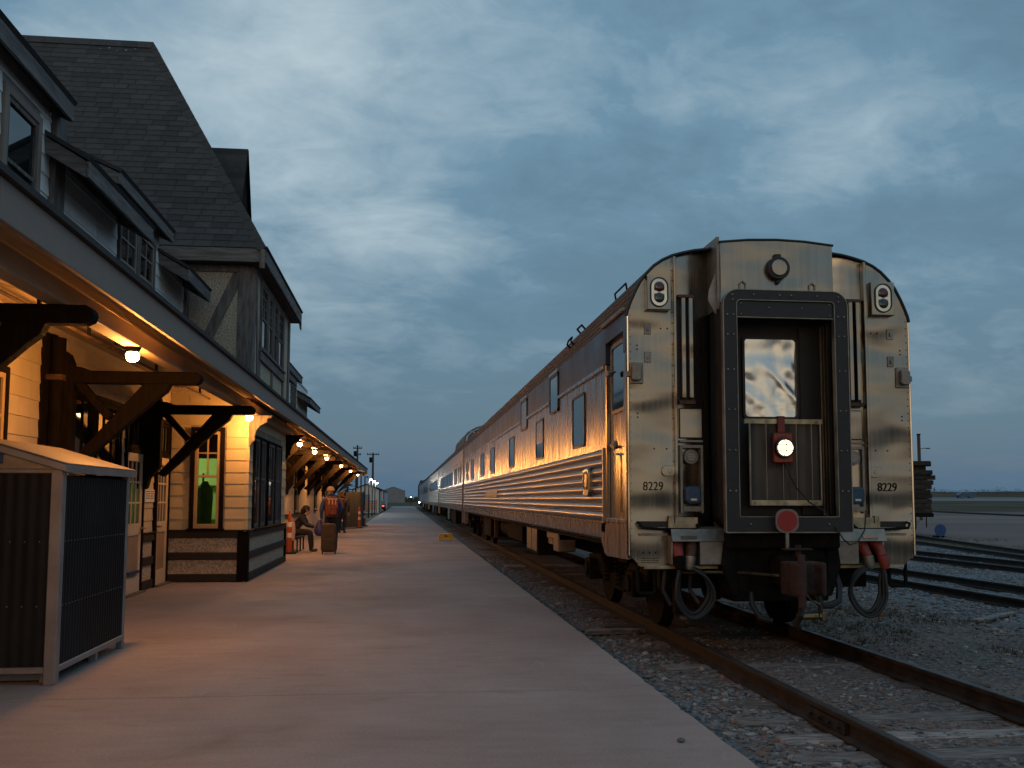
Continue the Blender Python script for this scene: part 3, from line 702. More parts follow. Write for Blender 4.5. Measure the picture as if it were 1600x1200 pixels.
# vestibule sides and door
for s in (-1, 1):
    a, b_ = s*1.47, s*1.526
    b = MB(lm); b.box(a, b_, .06, .17, .86, 2.985); b.box(a, b_, 1.05, 1.118, .86, 2.985); b.build('door_pillar', M['steel_side'], car, bevel=.01)
    b = MB(lm); b.box(a, b_, .06, .17, 2.988, 3.405); b.box(a, b_, 1.05, 1.118, 2.988, 3.405); b.box(a, b_, .172, 1.048, 3.22, 3.405); b.build('letterboard', M['blue'], car)
    MB(lm).box(s*1.40, s*1.56, .10, 1.16, 3.408, 3.45).build('drip_rail', M['steel_dark'], car, bevel=.01)
    b = MB(lm); b.prism([(.06,.86),(1.02,.84),(1.16,.87),(1.24,.94),(1.32,.988),(1.32,1.21),(.06,1.21)], 'x', s*1.50, s*1.527); b.build('step_skirt', M['steel_side'], car)
    MB(lm).box(s*1.46, s*1.535, .06, 1.12, 1.212, 1.262).build('door_sill', M['steel_side'], car, bevel=.008)
    dr = sub('vestibule_door', car)
    MB(lm).box(s*1.40, s*1.475, .172, 1.048, 1.264, 3.218).build('door_panel', M['steel_side'], dr)
    b = MB(lm); ring(b, rrect(.27, .95, 2.40, 3.17, .09), rrect(.31, .91, 2.44, 3.13, .06), 'x', s*1.47, s*1.492); b.build('door_window_frame', M['steel_dark'], dr)
    MB(lm).prism(rrect(.30, .92, 2.43, 3.14, .07), 'x', s*1.47, s*1.480).build('pane', M['pane'], dr)
    b = MB(lm); b.cyl((s*1.47, .80, 2.06), (s*1.50, .80, 2.06), .05); b.beam((s*1.51, .86, 2.06), (s*1.51, .66, 2.02), .02, .03); b.build('door_handle', M['steel_dark'], dr, smooth=True)
    b = MB(lm); b.tube([(s*1.475,.36,1.33),(s*1.51,.36,1.34),(s*1.51,.36,1.78),(s*1.51,.36,1.9),(s*1.51,.40,1.94),(s*1.51,.62,1.95),(s*1.475,.64,1.95)], .013, 6); b.build('door_grab_rail', M['chrome'], dr, smooth=True)
    b = MB(lm); b.box(s*1.474, s*1.479, .172, 1.048, 2.02, 2.03); b.build('door_seam', M['gasket'], dr)
    b = MB(lm); b.box(s*1.525, s*1.60, .62, .72, 2.80, 2.86); b.box(s*1.525, s*1.58, .5, .62, 2.82, 2.84); b.build('door_latch', M['steel_dark'], car, bevel=.008)
    b = MB(lm); b.prism(rrect(1.80, 2.18, 1.50, 1.84, .08), 'x', s*1.50, s*1.585); b.build('tank_filler_box', M['steel_side'], car, bevel=.015)
    b = MB(lm); ring(b, rrect(1.86, 2.12, 1.58, 1.80, .05), rrect(1.89, 2.09, 1.61, 1.77, .04), 'x', s*1.584, s*1.592); b.build('filler_ring', M['gasket'], car)
    b = MB(lm); b.box(s*1.50, s*1.562, 13.5, 16.9, 1.50, 1.69); b.build('name_plate', M['steel_dark'], car, bevel=.01)
    b = MB(lm)
    for k in range(9):
        yy = 14.0+k*.28; b.box(s*1.562, s*1.566, yy, yy+.06, 1.54, 1.65); b.box(s*1.562, s*1.566, yy+.06, yy+.17, 1.54+.05*(k % 3), 1.565+.05*(k % 3))
    b.build('raised_lettering', M['steel_flute'], car)
    b = MB(lm); b.box(s*.95, s*1.35, 7.85, 9.4, .46, 1.0); b.build('battery_box', M['iron'], car, bevel=.02)
    b = MB(lm)
    b.box(s*1.352, s*1.365, 7.92, 8.58, .52, .95); b.box(s*1.352, s*1.365, 8.66, 9.33, .52, .95); b.build('box_door', M['steel_dark'], car, bevel=.006)
    b = MB(lm); b.box(s*1.0, s*1.3, 5.8, 7.1, .80, 1.0); b.box(s*1.02, s*1.31, 5.8, 6.3, .62, .98); b.box(s*1.0, s*1.28, 6.55, 7.05, .70, .98); b.build('air_valve_box', M['steel_dark'], car, bevel=.015)
    b = MB(lm); b.beam((s*1.2, 17.4, 1.0), (s*1.2, 17.4, .40), .10, .16, (0,1,0)); b.build('equipment_bracket', M['rust'], car)
    b = MB(lm); b.box(s*.7, s*1.3, 18.0, 20.6, .40, 1.0); b.box(s*.7, s*1.25, 11.0, 14.0, .55, 1.0); b.cyl((s*.9, 14.6, .72), (s*.9, 16.9, .72), .24, n=16); b.build('equipment_box', M['iron'], car, bevel=.02)
    b = MB(lm); b.box(s*1.40, s*1.52, 26.2, 26.45, .55, 1.0); b.box(s*1.40, s*1.52, 26.7, 26.9, .58, 1.0); b.build('corner_step', M['steel_side'], car, bevel=.01)
bogie(car, lm, 3.0); bogie(car, lm, L1-3.0)
# roof hardware seen against the sky
b = MB(lm)
b.tube([(-1.43,3.6,3.62),(-1.48,3.6,3.67),(-1.46,3.6,3.73),(-1.46,3.9,3.73),(-1.48,3.9,3.67),(-1.43,3.9,3.62)], .014, 6)
b.tube([(-1.30,3.4,3.80),(-1.36,3.4,3.87),(-1.36,3.75,3.87),(-1.30,3.75,3.80)], .014, 6)
b.tube([(-1.16,1.5,3.92),(-1.18,1.5,4.03),(-1.18,2.1,4.03),(-1.16,2.1,3.92)], .012, 6)
b.build('roof_ladder_rung', M['iron'], car, smooth=True)
MB(lm).prism([(-1.0,3.985),(-.55,4.075),(-.55,4.14),(-1.0,4.06)], 'y', 9.2, 10.2).build('roof_vent', M['steel_roof'], car, bevel=.01)

# --- end face
for s in (-1, 1):
    arcpts = [(s*-x, z) for x, z in ARC if x <= -1.03]
    poly = [(s*1.03,.79),(s*1.40,.79),(s*1.50,.90)]+arcpts+[(s*1.03,3.985)]
    MB(lm).prism(poly, 'y', 0., .06).build('end_panel', M['steel_end'], car)
    b = MB(lm)
    prof = []
    for k in range(9):
        t = k/8; prof.append((s*(1.03-.47*t), .03+.14*t*t))
    pr2 = [(z, None) for z in ()]
    zt = np.linspace(.79, 3.985, 2)
    rows = []
    for u, yy in prof:
        ztop = np.interp(abs(u), [x for x, _ in [(0,4.10),(.3,4.094),(.586,4.073),(.801,4.045),(.92,4.018),(1.037,3.984)]], [4.10,4.094,4.073,4.045,4.018,3.984])
        rows.append((b.pt((u,yy,.79)), b.pt((u,yy,ztop))))
    for q, p in zip(rows, rows[1:]): b.face((q[0],p[0],p[1],q[1]))
    b.build('inner_end_panel', M['steel_end'], car, smooth=True)
    MB(lm).box(s*1.045, s*1.012, -.045, .03, 1.20, 3.97).build('seam_flange', M['steel_end'], car, bevel=.005)
    MB(lm).box(s*.99, s*.815, .025, .05, 2.45, 3.57).build('channel_shade', M['gasket'], car)  # black plate put in as the shadow gap round the bars
    for u in (.94, .862):
        MB(lm).box(s*(u-.024), s*(u+.024), -.05, .03, 2.50, 3.54).build('grab_channel', M['steel_end'], car, bevel=.006)
    b = MB(lm); b.box(s*.99, s*.82, -.03, .04, 3.545, 3.575); b.box(s*.99, s*.82, -.04, .04, 2.44, 2.475); b.build('channel_cap', M['rust'], car)
    b = MB(lm); b.box(s*.985, s*.74, .0, .05, 2.09, 2.40); b.build('cover_plate', M['steel_end'], car, bevel=.01)
    b = MB(lm); b.box(s*.985, s*.96, -.02, .08, 1.33, 2.02); b.box(s*.77, s*.745, -.02, .1, 1.33, 2.02); b.box(s*.958, s*.772, -.02, .08, 1.99, 2.02); b.box(s*.985, s*.745, -.02, .08, 2.05, 2.07); b.box(s*.958, s*.772, -.035, .08, 1.345, 1.395); b.build('socket_frame', M['steel_dark'], car)
    b = MB(lm); b.cyl((s*.868,-.02,1.90),(s*.868,.07,1.90),.075,n=24); b.cyl((s*.868,-.028,1.90),(s*.868,-.019,1.90),.055,n=24); b.build('socket_medallion', M['steel_dark'], car, smooth=True, bevel=.004)
    b = MB(lm)
    for zz, l in ((1.925,.03),(1.90,.04),(1.875,.03)): b.box(s*.868-l, s*.868+l, -.031, -.027, zz-.005, zz+.005)
    b.build('medallion_lettering', M['steel_flute'], car)
    b = MB(lm); b.prism(rrect(s*.868-.082, s*.868+.082, 1.42, 1.60, .05), 'y', -.09, .05); b.build('receptacle', M['bluebox'], car, bevel=.02, seg=2)
    MB(lm).box(s*.868-.03, s*.868+.03, -.095, -.088, 1.455, 1.475).build('receptacle_tag', M['whiteband'], car)
    b = MB(lm); b.prism(rrect(s*1.18, s*1.03, 1.70, 1.81, .05) if s < 0 else rrect(1.03, 1.18, 1.70, 1.81, .05), 'y', -.03, .0); b.cyl((s*1.095,-.035,1.755),(s*1.095,-.029,1.755),.02,n=10); b.build('tail_lug', M['steel_end'], car, bevel=.005)
    for zz in (3.21, 2.92):
        b = MB(lm); b.box(s*1.345, s*1.275, -.012, .0, zz-.055, zz+.055); b.box(s*1.32, s*1.30, -.03, -.012, zz-.02, zz+.02); b.build('lamp_bracket', M['steel_dark'], car, bevel=.003)
    b = MB(lm); b.box(s*1.36, s*1.50, -.02, .0, 2.64, 2.86); b.prism(rrect(min(s*1.39,s*1.49), max(s*1.39,s*1.49), 2.67, 2.83, .03), 'y', -.075, -.02); b.box(s*1.47, s*1.535, -.03, .02, 2.71, 2.77); b.build('corner_latch', M['steel_dark'], car, bevel=.008)
    # twin marker light box
    lb = sub('marker_light', car); u = s*1.205
    MB(lm).box(u-.128, u+.128, -.085, .0, 3.40, 3.755).build('light_box', M['steel_end'], lb, bevel=.006)
    b = MB(lm); ring(b, rrect(u-.095, u+.095, 3.425, 3.735, .0949, 8), rrect(u-.082, u+.082, 3.438, 3.722, .0819, 8), 'y', -.098, -.084); b.build('black_seal', M['gasket'], lb)
    b = MB(lm); ring(b, rrect(u-.081, u+.081, 3.439, 3.721, .0809, 8), rrect(u-.055, u+.055, 3.47, 3.69, .0549, 8), 'y', -.092, -.084); b.box(u-.055, u+.055, -.090, -.084, 3.565, 3.595); b.build('lens_bezel', M['chrome'], lb)
    for zz, mm in ((3.638, 'red_lens'), (3.522, 'green_lens')):
        b = MB(lm); b.ball((u, -.082, zz), .060, 16, 8, 1, .35, 1); b.build('lens', M[mm], lb, smooth=True)
    # lower gear
    b = MB(lm); b.tube([(s*1.43,.0,1.235),(s*1.43,-.07,1.225),(s*1.40,-.10,1.18),(s*1.2,-.11,1.168),(s*.86,-.12,1.165),(s*.83,-.08,1.19),(s*.83,.0,1.24)], .014, 6); b.build('hand_rail', M['iron'], car, smooth=True)
    MB(lm).box(s*1.42, s*1.04, -.012, .0, 1.185, 1.245).build('rail_slot', M['gasket'], car)
    MB(lm).box(s*1.42, s*1.12, -.02, .0, 1.10, 1.125).build('step_strip', M['steel_dark'], car)
    b = MB(lm); b.prism([(s*1.12,1.17),(s*.82,1.17),(s*.82,1.285),(s*1.05,1.285),(s*1.05,1.225),(s*1.065,1.225),(s*1.065,1.30),(s*1.11,1.30),(s*1.12,1.22)], 'y', -.05, -.02); b.build('lug_plate', M['creamlug'], car)
    b = MB(lm); b.prism([(.04,1.19),(-.13,1.17),(-.18,1.05),(-.165,1.045),(-.12,1.15),(.04,1.17)], 'x', s*1.12, s*.575)
    b.box(s*.83, s*.58, -.15, .0, .82, 1.045); b.box(s*1.12, s*1.10, -.12, 0, .82, 1.10); b.build('connector_box', M['steel_dark'], car)
    MB(lm).box(s*1.03, s*.87, -.178, -.17, 1.075, 1.105).build('box_label', M['steel_end'], car)
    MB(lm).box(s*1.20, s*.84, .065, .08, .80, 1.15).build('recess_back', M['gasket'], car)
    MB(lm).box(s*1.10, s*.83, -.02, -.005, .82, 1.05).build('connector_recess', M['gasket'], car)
    b = MB(lm); b.box(s*1.37, s*.585, -.045, .01, .768, .80); b.build('bottom_strip', M['creamlug'], car, bevel=.004)
    if s < 0:
        b = MB(lm); b.prism([(s*1.43,.80),(s*1.17,.80),(s*1.20,.97),(s*1.43,.97)], 'y', -.012, .0); b.build('data_plate', M['steel_end'], car)
        b = MB(lm)
        for zz in (.83, .85, .87): b.box(s*1.40, s*1.22, -.014, -.012, zz, zz+.006)
        for q in (1.38, 1.31, 1.25): b.cyl((s*q,-.016,.93),(s*q,-.012,.93),.010,n=8)
        b.build('plate_lettering', M['text'], car)
    else:
        b = MB(lm); b.box(1.23, 1.40, .062, .075, .83, 1.12); b.build('recess_plate', M['canvas'], car)
    b = MB(lm)
    b.tube([(s*1.42,.06,.82),(s*1.42,.05,.55),(s*1.40,.04,.52),(s*1.26,.04,.52),(s*1.24,.05,.55),(s*1.24,.06,.82)] if s < 0 else [(s*1.46,.1,.86),(s*1.46,.1,.60),(s*1.44,.1,.57),(s*1.30,.1,.57),(s*1.28,.1,.60),(s*1.28,.1,.82)], .020, 6); b.build('stirrup_step', M['iron'], car, smooth=True)
    for k, (uu, mm) in enumerate(((1.045, 'redplug'), (.885, 'redplug'))):
        lean = .04*(1 if s > 0 else (.0 if k == 0 else -1.2)); uu = s*uu
        pg = sub('cable_plug', car)
        MB(lm).tube([(uu,-.03,1.045),(uu+lean*.5,-.10,.98),(uu+lean,-.15,.89)], [.055,.057,.048], 14).build('plug_body', M['redplug'] if not (s < 0 and k) else M['rust'], pg, smooth=True)
        MB(lm).tube([(uu+lean,-.15,.895),(uu+lean*1.3,-.17,.80),(uu+lean*1.3,-.17,.77)], [.058,.052,.036], 12).build('plug_collar', M['redplug'] if (s > 0 and k == 0) else (M['steel_dark'] if k else M['iron']), pg, smooth=True)
    x1, x2 = s*1.045+(.04 if s > 0 else 0), s*.885+(.05 if s > 0 else -.05)
    for k, (gx, gz, dy_) in enumerate(((1., 0, 0), (.86, .035, .03), (1.08, -.01, -.03))):
        c = [(x1,.79),(s*1.075,.62),(s*1.072,.48),(s*1.0,.345),(s*.91,.30),(s*.82,.34),(s*.735,.45),(s*.72,.56),(s*.79,.70),(x2,.79)]
        mid = s*.90; c = [c[0]]+[(mid+(a-mid)*gx, z+gz) for a, z in c[1:-1]]+[c[-1]]
        MB(lm).tube(catmull([(a, -.17+dy_*(0 if q in (0, 9) else 1), z) for q, (a, z) in enumerate(c)], 4), .021-.005*(k == 2), 7).build('jumper_cable', M['rubber'], car, smooth=True)
    b = MB(lm); b.box((x1+x2)/2-.05, (x1+x2)/2+.05, -.20, -.13, .285, .315); b.tube([((x1+x2)/2,-.17,.30),((x1+x2)/2+.01,-.17,.25),((x1+x2)/2+.03,-.17,.24)], .008, 5); b.build('cable_tie', M['rust'], car)
# rivet rows on the end plates
b = MB(lm)
for s in (-1, 1):
    for k in range(34): b.ball((s*1.49,-.002,.95+k*.075), .006, 6, 4)
    for k in range(24): b.ball((s*1.052,-.002,1.3+k*.11), .006, 6, 4)
    for u, z in ((1.42,2.3),(1.42,2.34),(1.42,3.0),(1.42,3.04),(1.25,1.98),(1.12,1.98),(1.17,3.22),(1.1,3.22)): b.ball((s*u,-.003,z), .009, 6, 4)
tag(b.build('rivet', M['gasket'], car), kind='stuff')
for u, wd in ((-1.265, 0), (1.235, 0)):
    cu = bpy.data.curves.new('car_number', 'FONT'); cu.body = '8229'; cu.size = .125; cu.extrude = .0015; cu.align_x = 'CENTER'; cu.align_y = 'CENTER'; cu.materials.append(M['text'])
    o = bpy.data.objects.new('car_number', cu); COL.objects.link(o); dg_ = bpy.context.evaluated_depsgraph_get()
    mm_ = bpy.data.meshes.new_from_object(o.evaluated_get(dg_)); bpy.data.objects.remove(o)
    o = bpy.data.objects.new('car_number', mm_); COL.objects.link(o); o.parent = car; o.location = (u, -.007, 1.595); o.rotation_euler = (R(90), 0, 0); o.scale = (.86, 1, 1)
# rim round the roof edge
b = MB(lm); cap = [(x, z) for x, z in ARC]+[(-x, z) for x, z in ARC[-2::-1]]
b.tube([(x*1.003, .0, z+.006) for x, z in cap], .017, 6); b.build('roof_rim', M['gasket'], car, smooth=True)
for s in (-1, 1): MB(lm).tube([(s*1.515,.0,.90),(s*1.517,.0,3.34)], .012, 6).build('corner_bead', M['chrome'], car, smooth=True)
# hatch panel above the doorway
hp = [(-.6,3.46),(.6,3.46),(.6,4.085),(.3,4.115),(0,4.125),(-.3,4.115),(-.6,4.085)]
MB(lm).prism(hp, 'y', -.21, .4).build('hatch_panel', M['steel_end'], car, bevel=.006)
b = MB(lm); b.tube([(-.61,-.212,4.09),(-.3,-.212,4.122),(0,-.212,4.132),(.3,-.212,4.122),(.61,-.212,4.09)], .013, 6); b.build('hatch_rim', M['gasket'], car, smooth=True)
b = MB(lm); b.box(-.625,-.598,-.19,.45,3.40,4.15); b.prism([(-.625,3.80),(-.70,3.60),(-.71,3.50),(-.64,3.36),(-.625,3.36)], 'y', -.15, -.135); b.build('hatch_flap', M['steel_dark'], car)
b = MB(lm)
for u in (-.37, .37): b.tube([(u-.03,-.215,3.60),(u-.03,-.22,3.66),(u,-.22,3.685),(u+.03,-.22,3.66),(u+.03,-.215,3.60)], .009, 6)
b.build('lifting_eye', M['steel_dark'], car, smooth=True)
b = MB(lm); b.cyl((0,-.275,3.825),(0,-.208,3.825),.118,n=28); b.box(-.035,.035,-.25,-.21,3.92,3.975); b.box(-.02,.02,-.25,-.21,3.67,3.72); b.build('tail_lamp_ring', M['rubber'], car, smooth=True, bevel=.006)
MB(lm).cyl((0,-.29,3.825),(0,-.274,3.825),.083,n=28).build('tail_lamp_cover', M['steel_end'], car, smooth=True, bevel=.005)
# diaphragm round the doorway
YF = -.42
b = MB(lm); ring(b, drect(-.643,.643,1.15,3.555,.15,.015,6), drect(-.505,.505,1.30,3.45,.04,.01,6), 'y', YF, YF+.05); b.build('diaphragm_frame', M['rubber'], car, bevel=.006)
b = MB(lm); ring(b, drect(-.652,.652,1.14,3.562,.16,.018,6), drect(-.641,.641,1.152,3.553,.148,.012,6), 'y', YF-.004, YF+.06); b.build('diaphragm_edge', M['steel_dark'], car)
b = MB(lm); ring(b, drect(-.511,.511,1.294,3.456,.045,.012,6), drect(-.504,.504,1.301,3.449,.038,.01,6), 'y', YF-.004, YF+.06); b.build('doorway_trim', M['steel_dark'], car)
b = MB(lm); ring(b, rrect(-.61,.61,1.18,3.52,.14,6), rrect(-.555,.555,1.25,3.46,.06,6), 'y', YF+.05, .12); b.build('diaphragm_bellows', M['rubber'], car)
MB(lm).box(-.50,.50,YF+.012,YF+.045,3.285,3.445).build('header_plate', M['rubber'], car, bevel=.006)
MB(lm).box(-.50,.50,YF+.006,YF+.05,3.277,3.285).build('header_lip', M['steel_dark'], car)
b = MB(lm)
for s in (-1, 1):
    for z in (1.55, 1.95, 2.35, 2.75, 3.1, 3.3):
        for q in (.545, .605): b.ball((s*q, YF-.004, z), .011, 8, 5)
    for z in (3.42, 3.37): b.ball((s*.55, YF-.004, z+.08), .011, 8, 5)
for u in (-.33,-.06,.06,.33): b.ball((u, YF-.004, 3.505), .011, 8, 5)
for u, z in ((-.46,3.42),(-.46,3.31),(.46,3.42),(.46,3.31),(-.17,3.38),(.17,3.38)): b.ball((u, YF+.008, z), .009, 8, 5)
for u in (-.4, .4): b.ball((u, YF-.004, 1.225), .011, 8, 5)
tag(b.build('bolt_head', M['steel_dark'], car, smooth=True), kind='stuff')
b = MB(lm); b.box(-.555,.555,YF+.05,.3,1.22,1.30); b.build('threshold_plate', M['iron'], car)
for s in (-1, 1):
    for yy, m_, wd in ((YF+.10,'bronze',.02),(YF+.19,'gasket',.05),(-.10,'bronze',.022),(-.02,'steel_dark',.02)):
        MB(lm).box(s*.545, s*(.545-wd), yy-.02, yy+.02, 1.30, 3.27).build('door_jamb', M[m_], car, bevel=.004)
# end door with a foil-covered window
ed = sub('end_door', car)
b = MB(lm); b.box(-.56,.56,.02,.07,1.22,3.46); b.build('door_panel', M['rubber'], ed)
b = MB(lm); b.box(.30,.54,-.02,.02,1.30,3.28); b.build('door_edge', M['gasket'], ed, bevel=.01)
b = MB(lm); nx_, nz_ = 30, 40; g_ = np.random.default_rng(21)
yy = np.zeros((nz_+1, nx_+1))
for i in range(nz_+1):
    for j in range(nx_+1):
        u = -.288+.561*j/nx_; z = 2.315+.82*i/nz_
        low = float(smooth(.75, .35, np.array(i/nz_))) if False else max(0., min(1., (.72-i/nz_)/.25))
        f1 = abs(float(vnoise(u*1.0+z*.9+3, z*.5+u*.2, .17))-.5); f2 = abs(float(vnoise(u+8, z*1.4, .07))-.5)
        yy[i, j] = .012+low*(.030*f1+.004*f2)+.010*(float(vnoise(u, z+5, .30))-.5)+.02*math.cos((z-2.98)*14)*.35*(1-low)
ids = [[b.pt((-.288+.561*j/nx_, yy[i, j]-.008, 2.315+.82*i/nz_)) for j in range(nx_+1)] for i in range(nz_+1)]
for i in range(nz_):
    for j in range(nx_): b.face((ids[i][j], ids[i][j+1], ids[i+1][j+1], ids[i+1][j]))
b.build('foil_window', M['foil'], ed, smooth=True, fix=False)
b = MB(lm); ring(b, rrect(-.31,.295,2.295,3.155,.05), rrect(-.285,.27,2.32,3.13,.035), 'y', -.02, .03); b.build('window_rubber', M['gasket'], ed)
gt = sub('safety_gate', car)
b = MB(lm); b.box(-.36,.47,-.17,-.14,2.235,2.285); b.build('gate_top_rail', M['creamlug'], gt, bevel=.004)
b = MB(lm); b.box(-.30,.45,-.17,-.145,1.405,1.46); b.build('gate_bottom_rail', M['creamlug'], gt, bevel=.004)
for u in (-.30, .45): MB(lm).cyl((u,-.155,1.41),(u,-.155,2.24),.012,n=8).build('gate_stile', M['steel_dark'], gt, smooth=True)
for u in (-.13, .045, .19, .35): MB(lm).cyl((u,-.165,1.45),(u,-.165,2.24),.004,n=6).build('gate_bar', M['steel_dark'], gt, smooth=True)
b = MB(lm)
for u in (-.26,-.12,.05,.40): b.cyl((u,-.178,2.255),(u,-.168,2.255),.018,n=10)
for u in (-.26,.05,.38): b.cyl((u,-.178,1.43),(u,-.168,1.43),.016,n=10)
b.build('gate_bolt', M['steel_dark'], gt, smooth=True)
b = MB(lm); pr = [(-.30+.75*k/24, -.125+.012*math.sin(k*1.9)) for k in range(25)]
b.sheet(pr, 'z', [1.44, 2.26]); b.build('gate_canvas', M['canvas'], gt, smooth=True, fix=False)
# coupler and draft gear
b = MB(lm); b.box(-.58,.58,-.28,.15,.98,1.145); b.box(-.50,.50,-.16,.25,.45,.98); b.prism([(-.58,1.14),(-.62,.80),(-.52,.50),(-.45,.50),(-.48,1.14)], 'y', -.2, .1); b.prism([(.58,1.14),(.62,.80),(.52,.50),(.45,.50),(.48,1.14)], 'y', -.2, .1); b.build('buffer_beam', M['iron'], car, bevel=.015)
MB(lm).prism(rrect(.08,.46,.56,.98,.12), 'y', -.22, -.15).build('buffer_plate', M['iron'], car, bevel=.02)
b = MB(lm); b.box(-.13,.10,-.62,.1,.62,.92); b.build('coupler_shank', M['iron'], car, bevel=.03)
b = MB(lm); b.prism([(-.17,-.55),(-.17,-.80),(-.12,-.92),(-.04,-.90),(-.06,-.78),(.02,-.70),(.09,-.76),(.12,-.88),(.17,-.86),(.16,-.66),(.11,-.52)], 'z', .56, .88); b.build('coupler_head', M['coupler'], car, bevel=.025, seg=2)
b = MB(lm); b.cyl((-.09,-.88,.47),(-.09,-.88,.955),.035,n=10); b.cyl((0,-.60,.92),(0,-.60,1.03),.03,n=10); b.box(-.14,.12,-.66,-.54,.985,1.0); b.build('coupler_pin', M['coupler'], car, smooth=False)
b = MB(lm); b.tube([(-1.0,-.1,.74),(-.4,-.18,.74),(-.05,-.5,.72),(-.02,-.7,.60),(.0,-.72,.46)], .014, 6); b.tube([(-.02,-.72,.62),(.06,-.74,.52),(.14,-.74,.48),(.16,-.72,.42)], .010, 6); b.build('uncoupling_lever', M['bronze'], car, smooth=True)
for pts, r_, m_ in (([(.05,-.3,.62),(.06,-.55,.50),(.0,-.62,.36),(-.02,-.55,.27),(.05,-.45,.23)], .034, 'rubber'), ([(.58,-.12,.74),(.60,-.18,.60),(.56,-.25,.46),(.45,-.3,.42),(.36,-.3,.42)], .034, 'rubber'),
                    ([(.33,-.2,.62),(.34,-.32,.46),(.30,-.4,.38),(.10,-.42,.33)], .026, 'rubber'), ([(-.3,-.1,.6),(-.32,-.2,.42),(-.26,-.25,.30),(-.14,-.25,.27)], .03, 'rubber'), ([(-.86,.1,.75),(-.88,.05,.55),(-.80,.0,.42)], .022, 'rubber'), ([(-1.12,.1,.75),(-1.15,.08,.55),(-1.08,.05,.40)], .024, 'rubber')):
    MB(lm).tube(pts, r_, 8).build('air_hose', M[m_], car, smooth=True)
b = MB(lm); b.cyl((.09,-.44,.33),(.30,-.44,.335),.030,n=10); b.box(.28,.33,-.47,-.40,.29,.37); b.box(.04,.09,-.47,-.41,.30,.36); b.build('hose_coupling', M['bronze'], car, smooth=False, bevel=.006)
b = MB(lm); b.tube([(-.03,-.70,.66),(.08,-.66,.60),(.14,-.64,.55),(.18,-.6,.50),(.22,-.55,.40),(.24,-.5,.34)], .009, 6); b.tube([(.02,-.6,.7),(.16,-.6,.68),(.24,-.58,.58),(.27,-.5,.40)], .005, 5); b.build('release_wire', M['bronze'], car, smooth=True)
b = MB(lm); b.box(-1.15,-.72,.2,.35,.55,.80); b.box(.72,1.1,.25,.4,.55,.80); b.box(-1.02,-.95,.1,.2,.30,.8); b.build('step_hanger', M['iron'], car)

# --- things hung on the end of the train
t = empty('lantern', (CX+.03, D0-.22, 1.98), 'lit red rear lantern with a wire guard hung on the end gate', 'lantern')
lr = lambda u, y, z: (CX+.02+u, D0-.17+y, z)
MB(lr).box(-.105,.105,-.07,-.005,1.835,2.14).build('lantern_back', M['red_dark'], t, bevel=.012)
b = MB(lr); b.box(-.038,.038,-.03,-.005,2.14,2.30); b.box(-.038,.038,-.03,.04,2.30,2.312); b.build('hanging_strap', M['red_dark'], t, bevel=.004)
b = MB(lr); b.cyl((0,-.12,1.985),(0,-.068,1.985),.098,n=24); b.build('lantern_ring', M['black'], t, smooth=True, bevel=.006)
b = MB(lr); b.ball((0,-.115,1.985), .080, 20, 12, 1, .75, 1); b.build('lantern_globe', emit('lit_lantern_globe', (1,.84,.50), 3.2), t, smooth=True)
b = MB(lr)
for dz_ in (-.03, .03): b.tube([(-.09,-.12,1.985+dz_),(-.06,-.178,1.985+dz_),(0,-.195,1.985+dz_),(.06,-.178,1.985+dz_),(.09,-.12,1.985+dz_)], .0045, 5)
b.tube([(-.02,-.12,1.90),(-.015,-.178,1.93),(-.015,-.195,1.985),(-.015,-.178,2.04),(-.02,-.12,2.07)], .0045, 5); b.build('lantern_guard', M['black'], t, smooth=True)
lp = bpy.data.lights.new('lantern_light', 'POINT'); lp.energy = .7; lp.color = (1,.82,.5); lp.shadow_soft_size = .06
o = bpy.data.objects.new('lantern_light', lp); COL.objects.link(o); o.parent = t; o.location = (0, -.26, 0)
b = MB(lr); b.tube([(.02,-.08,1.835),(.07,-.06,1.70),(.14,-.05,1.58),(.27,-.05,1.44),(.38,-.12,1.36),(.44,-.26,1.20),(.50,-.30,1.08),(.62,-.18,1.02),(.74,-.1,1.04),(.85,-.04,1.16),(.90,.02,1.36)], .0075, 6)
tag(b.build('lantern_cable', M['rubber'], None, org=(CX+.1, D0-.2, 1.8), smooth=True), 'thin black cable trailing from the rear lantern to the blue socket', 'cable')
t = empty('marker_target', (CX-.07, D0-.52, 1.0), 'round red end-of-train target on a short post above the coupler', 'marker target')
lq = lambda u, y, z: (CX-.072+u, D0-.52+y, z)
MB(lq).prism(rrect(-.115,.115,1.145,1.375,.085,6), 'y', -.004, .008).build('target_rim', M['signplate'], t)
MB(lq).prism([(.100*math.cos(k*math.pi/14), 1.26+.100*math.sin(k*math.pi/14)) for k in range(28)], 'y', -.009, -.003).build('target_face', M['red'], t)
MB(lq).box(-.016,.016,.0,.02,1.0,1.15).build('target_post', M['steel_dark'], t)

